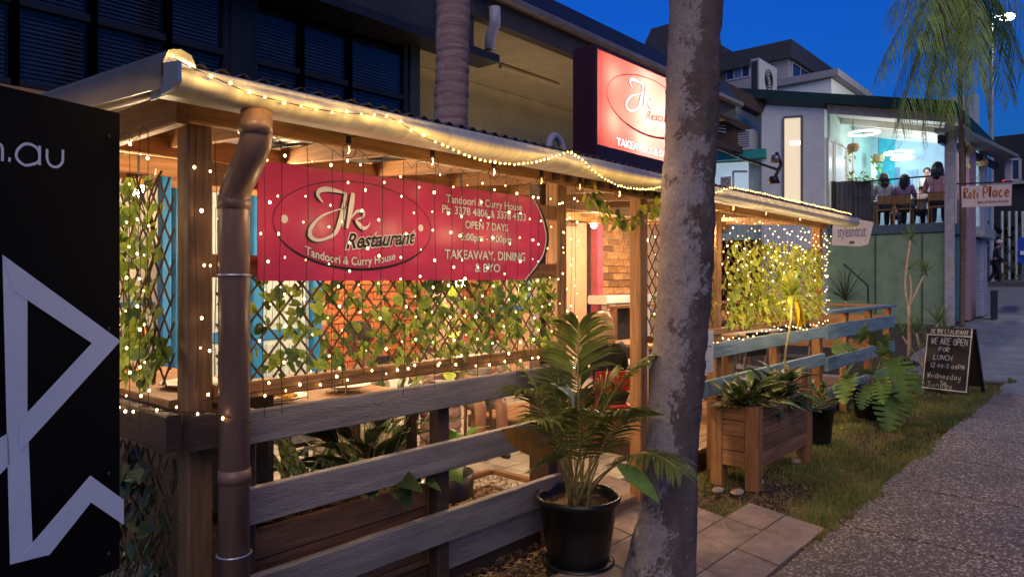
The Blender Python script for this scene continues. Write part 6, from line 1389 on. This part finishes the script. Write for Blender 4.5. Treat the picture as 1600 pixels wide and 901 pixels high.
# ============================================================ PEOPLE
skin_m = mat('skin', (.46, .24, .16), .5, .08, 12); skin_d = mat('skin_dark', (.20, .09, .05), .5, .08, 12)
def skinned(V, E, Rr, levels=1):
    me = bpy.data.meshes.new('b'); me.from_pydata([tuple(v) for v in V], E, []); ob = bpy.data.objects.new('b', me); COL.objects.link(ob)
    md = ob.modifiers.new('s', 'SKIN'); sv = me.skin_vertices[0].data
    for i, r in enumerate(Rr): sv[i].radius = r if hasattr(r, '__len__') else (r, r); sv[i].use_root = (i == 0)
    s2 = ob.modifiers.new('u', 'SUBSURF'); s2.levels = levels; s2.render_levels = levels
    dg = bpy.context.evaluated_depsgraph_get(); out = bpy.data.meshes.new_from_object(ob.evaluated_get(dg)); bpy.data.objects.remove(ob); return out
def person(label, loc, rz_, pose, skin, top, bottom, hair, hair_len=.0, hair_m=None, shoes=None, cap=None, lean=.0, scale=1.0, head_turn=0.0, bare_legs=False, long_sleeve=False):
    th = thing('person', label, 'person', loc)
    sit = pose == 'sit'
    H = .47 if sit else .92
    J = dict(pel=(0, 0, H + .04), spi=(0, .02 * lean, H + .22), che=(0, .10 * lean, H + .42), nek=(0, .16 * lean, H + .56), hb=(0, .19 * lean + .01, H + .62), hm=(0, .21 * lean + .025, H + .70), ht=(0, .22 * lean + .015, H + .80))
    V = []; E = []; Rr = []
    def a(p, r, par=None):
        V.append(Vector(p)); Rr.append(r)
        if par is not None: E.append((par, len(V) - 1))
        return len(V) - 1
    pel = a(J['pel'], (.13, .10)); spi = a(J['spi'], (.115, .09), pel); che = a(J['che'], (.14, .10), spi); nek = a(J['nek'], .052, che); hb = a(J['hb'], .060, nek); hm = a(J['hm'], (.078, .092), hb); ht = a(J['ht'], (.060, .070), hm)
    cz = H + .50; ly = .14 * lean; arms = []; legs = []
    for s in (-1, 1):
        sh = a((s * .165, ly, cz), .052, che)
        if sit: pts = [((s * .225, ly + .06, cz - .27), .042), ((s * .16, ly + .30, cz - .27), .033), ((s * .135, ly + .37, cz - .25), .026)]
        else: pts = [((s * .22, -.02 + ly, cz - .28), .042), ((s * .20, .14 + ly, cz - .48), .033), ((s * .17, .19 + ly, cz - .52), .026)]
        k = sh; ar = [sh]
        for p, r in pts: k = a(p, r, k); ar.append(k)
        arms.append(ar)
        hd_ = V[k]; dv = (V[k] - V[ar[-2]]).normalized(); pk = a(hd_ + dv * .05, (.034, .016), k)
        for f in range(4): off = Vector((s * (.022 - .015 * f), 0, 0)); b1 = a(V[pk] + dv * .035 + off, .0085, pk); a(V[b1] + dv * (.032 - .004 * abs(f - 1)) + Vector((0, 0, -.018)), .007, b1)
        t1 = a(V[k] + dv * .03 + Vector((-s * .038, 0, -.004)), .010, k); a(V[t1] + dv * .035 + Vector((-s * .008, 0, -.01)), .008, t1)
        hp = a((s * .085, .0, H + .0), .088, pel)
        if sit: lp = [((s * .10, .42, H + .01), .060), ((s * .10, .44, .25), .052), ((s * .10, .42, .07), .036), ((s * .11, .56, .03), .030)]
        else: 
            st = .16 * s; lp = [((s * .09, .06 + st * .4, .50), .058), ((s * .09, st * .8 - .03, .28), .052), ((s * .09, st - .05, .08), .034), ((s * .10, st + .10, .035), .030)]
        k = hp; lg = [hp]
        for p, r in lp: k = a(p, r, k); lg.append(k)
        legs.append(lg)
    V = [Vector(v) for v in V]
    me = skinned(V, E, Rr, 1); bm = bmesh.new(); bm.from_mesh(me)
    hc = Vector(J['hm'])
    for c, sc in ((hc + Vector((0, .098, -.012)), (.016, .024, .024)), (hc + Vector((-.088, 0, -.01)), (.012, .02, .032)), (hc + Vector((.088, 0, -.01)), (.012, .02, .032))):
        bmesh.ops.create_uvsphere(bm, u_segments=8, v_segments=6, radius=1, matrix=Matrix.Translation(c) @ Matrix.Diagonal((*sc, 1)))
    bm.to_mesh(me); bm.free(); me.materials.clear(); me.materials.append(skin); me.polygons.foreach_set('use_smooth', [True] * len(me.polygons)); me.name = 'body'
    def child(nm, m_): o = bpy.data.objects.new(nm, m_); COL.objects.link(o); o.parent = th; return o
    child('body', me)
    def garment(nm, idx, edges, add, m):
        idx = [i for n, i in enumerate(idx) if i not in idx[:n]]
        mp = {v: i for i, v in enumerate(idx)}; g = skinned([V[i] for i in idx], [(mp[p], mp[q]) for p, q in edges], [tuple((x + add) for x in (Rr[i] if hasattr(Rr[i], '__len__') else (Rr[i], Rr[i]))) for i in idx], 1)
        g.materials.clear(); g.materials.append(m); g.polygons.foreach_set('use_smooth', [True] * len(g.polygons)); child(nm, g)
    V.append(Vector(J['che']) + (Vector(J['nek']) - Vector(J['che'])) * .62); Rr.append((.125, .085)); up_ = len(V) - 1
    ti = [pel, spi, che, up_]; te = [(pel, spi), (spi, che), (che, up_)]
    for ar in arms:
        n_ = 4 if long_sleeve else 2; ti += ar[:n_]; te += [(che, ar[0])] + list(zip(ar[:n_ - 1], ar[1:n_]))
    garment('top', ti, te, .017, top)
    bi = [pel]; be = []
    for lg in legs: n_ = 2 if bare_legs else 4; bi += lg[:n_]; be += [(pel, lg[0])] + list(zip(lg[:n_ - 1], lg[1:n_]))
    garment('trousers' if not bare_legs else 'shorts', bi, be, .018, bottom)
    sm = shoes or frame_d
    for lg in legs:
        p, q = V[lg[-2]], V[lg[-1]]; mb = MB(); mb.sphere((p + q) / 2 + Vector((0, .0, -.02)), 1, 10, 6, (.045, .12, .035)); o = mb.mesh('shoe', sm, True); child('shoe', o)
    # face
    for s in (-1, 1): child('eye', MB().sphere(hc + Vector((s * .032, .084, .012)), .011, 8, 6).mesh('eye', frame_d, True))
    child('mouth', MB().sphere(hc + Vector((0, .083, -.055)), 1, 8, 4, (.024, .008, .006)).mesh('mouth', mat('lip', (.35, .10, .08), .5), True))
    # hair
    hm_ = hair_m; hmB = MB(); c = hc + Vector((0, -.012, .035)); nu, nv = 18, 10; vs = []
    for j in range(nv + 1):
        for k in range(nu):
            th_ = math.pi * .60 * j / nv; az = 2 * math.pi * k / nu; fr_ = math.sin(az)
            thf = th_ * (1.0 if fr_ < .2 else 1 - .42 * (fr_ - .2) / .8)
            r = .104 + .004 * noise.noise(Vector((math.cos(az) * 4, math.sin(az) * 4, j * .8)))
            vs.append(c + Vector((math.sin(thf) * math.cos(az) * r * .98, math.sin(thf) * math.sin(az) * r * 1.10, math.cos(thf) * r * 1.0)))
    hmB.add(vs, [(j * nu + k, j * nu + (k + 1) % nu, (j + 1) * nu + (k + 1) % nu, (j + 1) * nu + k) for j in range(nv) for k in range(nu)])
    if hair_len:
        for i in range(90):
            az = R(180 + rnd(-8, 188)); p0 = c + Vector((math.cos(az) * .085, math.sin(az) * .10, .02)); L = hair_len * rnd(.8, 1.05)
            hmB.tube([p0, p0 + Vector((math.cos(az) * .025, math.sin(az) * .02, -.10)), p0 + Vector((math.cos(az) * .02 + rnd(-.01, .01), math.sin(az) * .035 - .012, -L * .6)), p0 + Vector((rnd(-.02, .02), -.02, -L))], [.012, .013, .010, .003], 5)
    child('hair' if not cap else 'cap', hmB.mesh('hair', hm_ if not cap else cap, True))
    if cap: child('hair', MB().sphere(hc + Vector((0, -.03, -.005)), 1, 12, 8, (.088, .075, .07)).mesh('hair', hm_, True))
    th.rotation_euler = (0, 0, rz_); th.scale = (scale,) * 3; return th
def cloth(n, c): return mat(n, c, .8, .25, 9, .4, 40)
blackh, blonde = mat('black_hair', (.012, .010, .010), .4, .3, 40), mat('blonde_hair', (.62, .44, .22), .45, .35, 30, stretch=(8, 8, 1))
# (facing +Y locally)
person('man in a dark cap and beige jacket seated at a table behind the ivy', (3.28, 4.10, 0), R(60), 'sit', skin_d, cloth('beige_cloth', (.38, .34, .24)), cloth('khaki_cloth', (.36, .33, .25)), None, 0, blackh, cap=cloth('dark_cap', (.03, .025, .03)), lean=.8, long_sleeve=True)
chair('metal framed chair under the man in the dark cap', 3.28, 4.10, R(60), frame_d, legm=mtl)
person('blonde woman in a black top seated with her back to the entrance', (5.62, 3.72, 0), R(-35), 'sit', skin_m, cloth('black_cloth', (.015, .014, .016)), cloth('black_cloth', (.015, .014, .016)), None, .30, blonde, lean=.5)
chair('red backed chair holding the blonde woman', 5.60, 3.70, R(-35), mat('red_vinyl', (.55, .03, .025), .35), h=.78)
person('bare legged diner seated behind the middle fence rails', (4.95, 4.75, 0), R(150), 'sit', skin_m, cloth('white_cloth', (.6, .56, .5)), cloth('grey_cloth', (.25, .22, .2)), None, .0, blackh, bare_legs=True, lean=.3)
chair('timber chair under the bare legged diner', 4.95, 4.75, R(150), beamy_w)
oak = mat('oak', (.48, .24, .10), .5, .2, 8)
def onT(px, X): p = U(px, 340, X=X); return p.x, p.y
DZ = zd
tx, ty = onT(1425, 22.0)
tt_ = thing('terrace_table', 'long timber table on the lit terrace', 'table', (tx, ty, DZ)); MB().cbox(tx - .40, tx + .45, ty - 1.0, ty + 1.15, DZ + .73, DZ + .77, .01).build('table_top', oak, tt_)
for sx in (-.35, .4):
    for sy in (-.9, 1.05): MB().box(tx + sx - .03, tx + sx + .03, ty + sy - .03, ty + sy + .03, DZ, DZ + .729).build('leg', oak, tt_)
PS = [('dark long haired woman in a white top at the left of the terrace table', 1382, 21.1, R(-70), .42, cloth('white_top', (.55, .55, .62)), .3, 1.0), ('child with short dark hair at the terrace table', 1401, 22.9, R(100), 0, cloth('peach_top', (.6, .35, .3)), .3, .80),
      ('woman with a long ponytail and purple top at the middle of the terrace table', 1413, 21.15, R(-90), .40, cloth('purple_top', (.38, .22, .42)), .2, .95), ('man with short dark hair facing the street at the terrace table', 1449, 22.9, R(90), 0, cloth('white_tee', (.6, .58, .56)), .2, 1.0),
      ('child with a dark round head between the man and the pink woman', 1440, 21.9, R(-95), 0, cloth('white_tee', (.6, .58, .56)), .3, .78), ('woman with big black hair in a pink top at the right of the terrace table', 1464, 21.0, R(-85), .36, cloth('pink_top', (.66, .36, .42)), .2, 1.10)]
for i, (l, px, X, rz_, hl, tp2, ln, s) in enumerate(PS):
    x, y = onT(px, X); person(l, (x, y, DZ), rz_, 'stand' if l.startswith('man') else 'sit', skin_m, tp2, cloth('navy_cloth', (.02, .025, .05)), None, hl, blackh, lean=ln, scale=s * (1.0 if l.startswith('man') else 1.14))
for px, X, rz_, l in ((1382, 21.0, R(-70), 'timber chair at the left end of the terrace railing'), (1413, 21.0, R(-90), 'timber chair in the middle behind the terrace railing'), (1466, 20.9, R(-88), 'timber chair at the corner post end of the terrace railing')):
    x, y = onT(px, X); chair(l, x, y, rz_, oak, DZ, h=.80)
pp_ = U(1555, 447, t=27); person('person in dark clothes and a pale cap walking across the far street', (pp_.x, pp_.y, pp_.z), R(-160), 'stand', skin_m, cloth('night_jacket', (.03, .03, .05)), cloth('night_trousers', (.015, .015, .02)), None, 0, blackh, cap=cloth('pale_cap', (.6, .6, .55)), lean=.6, long_sleeve=True)
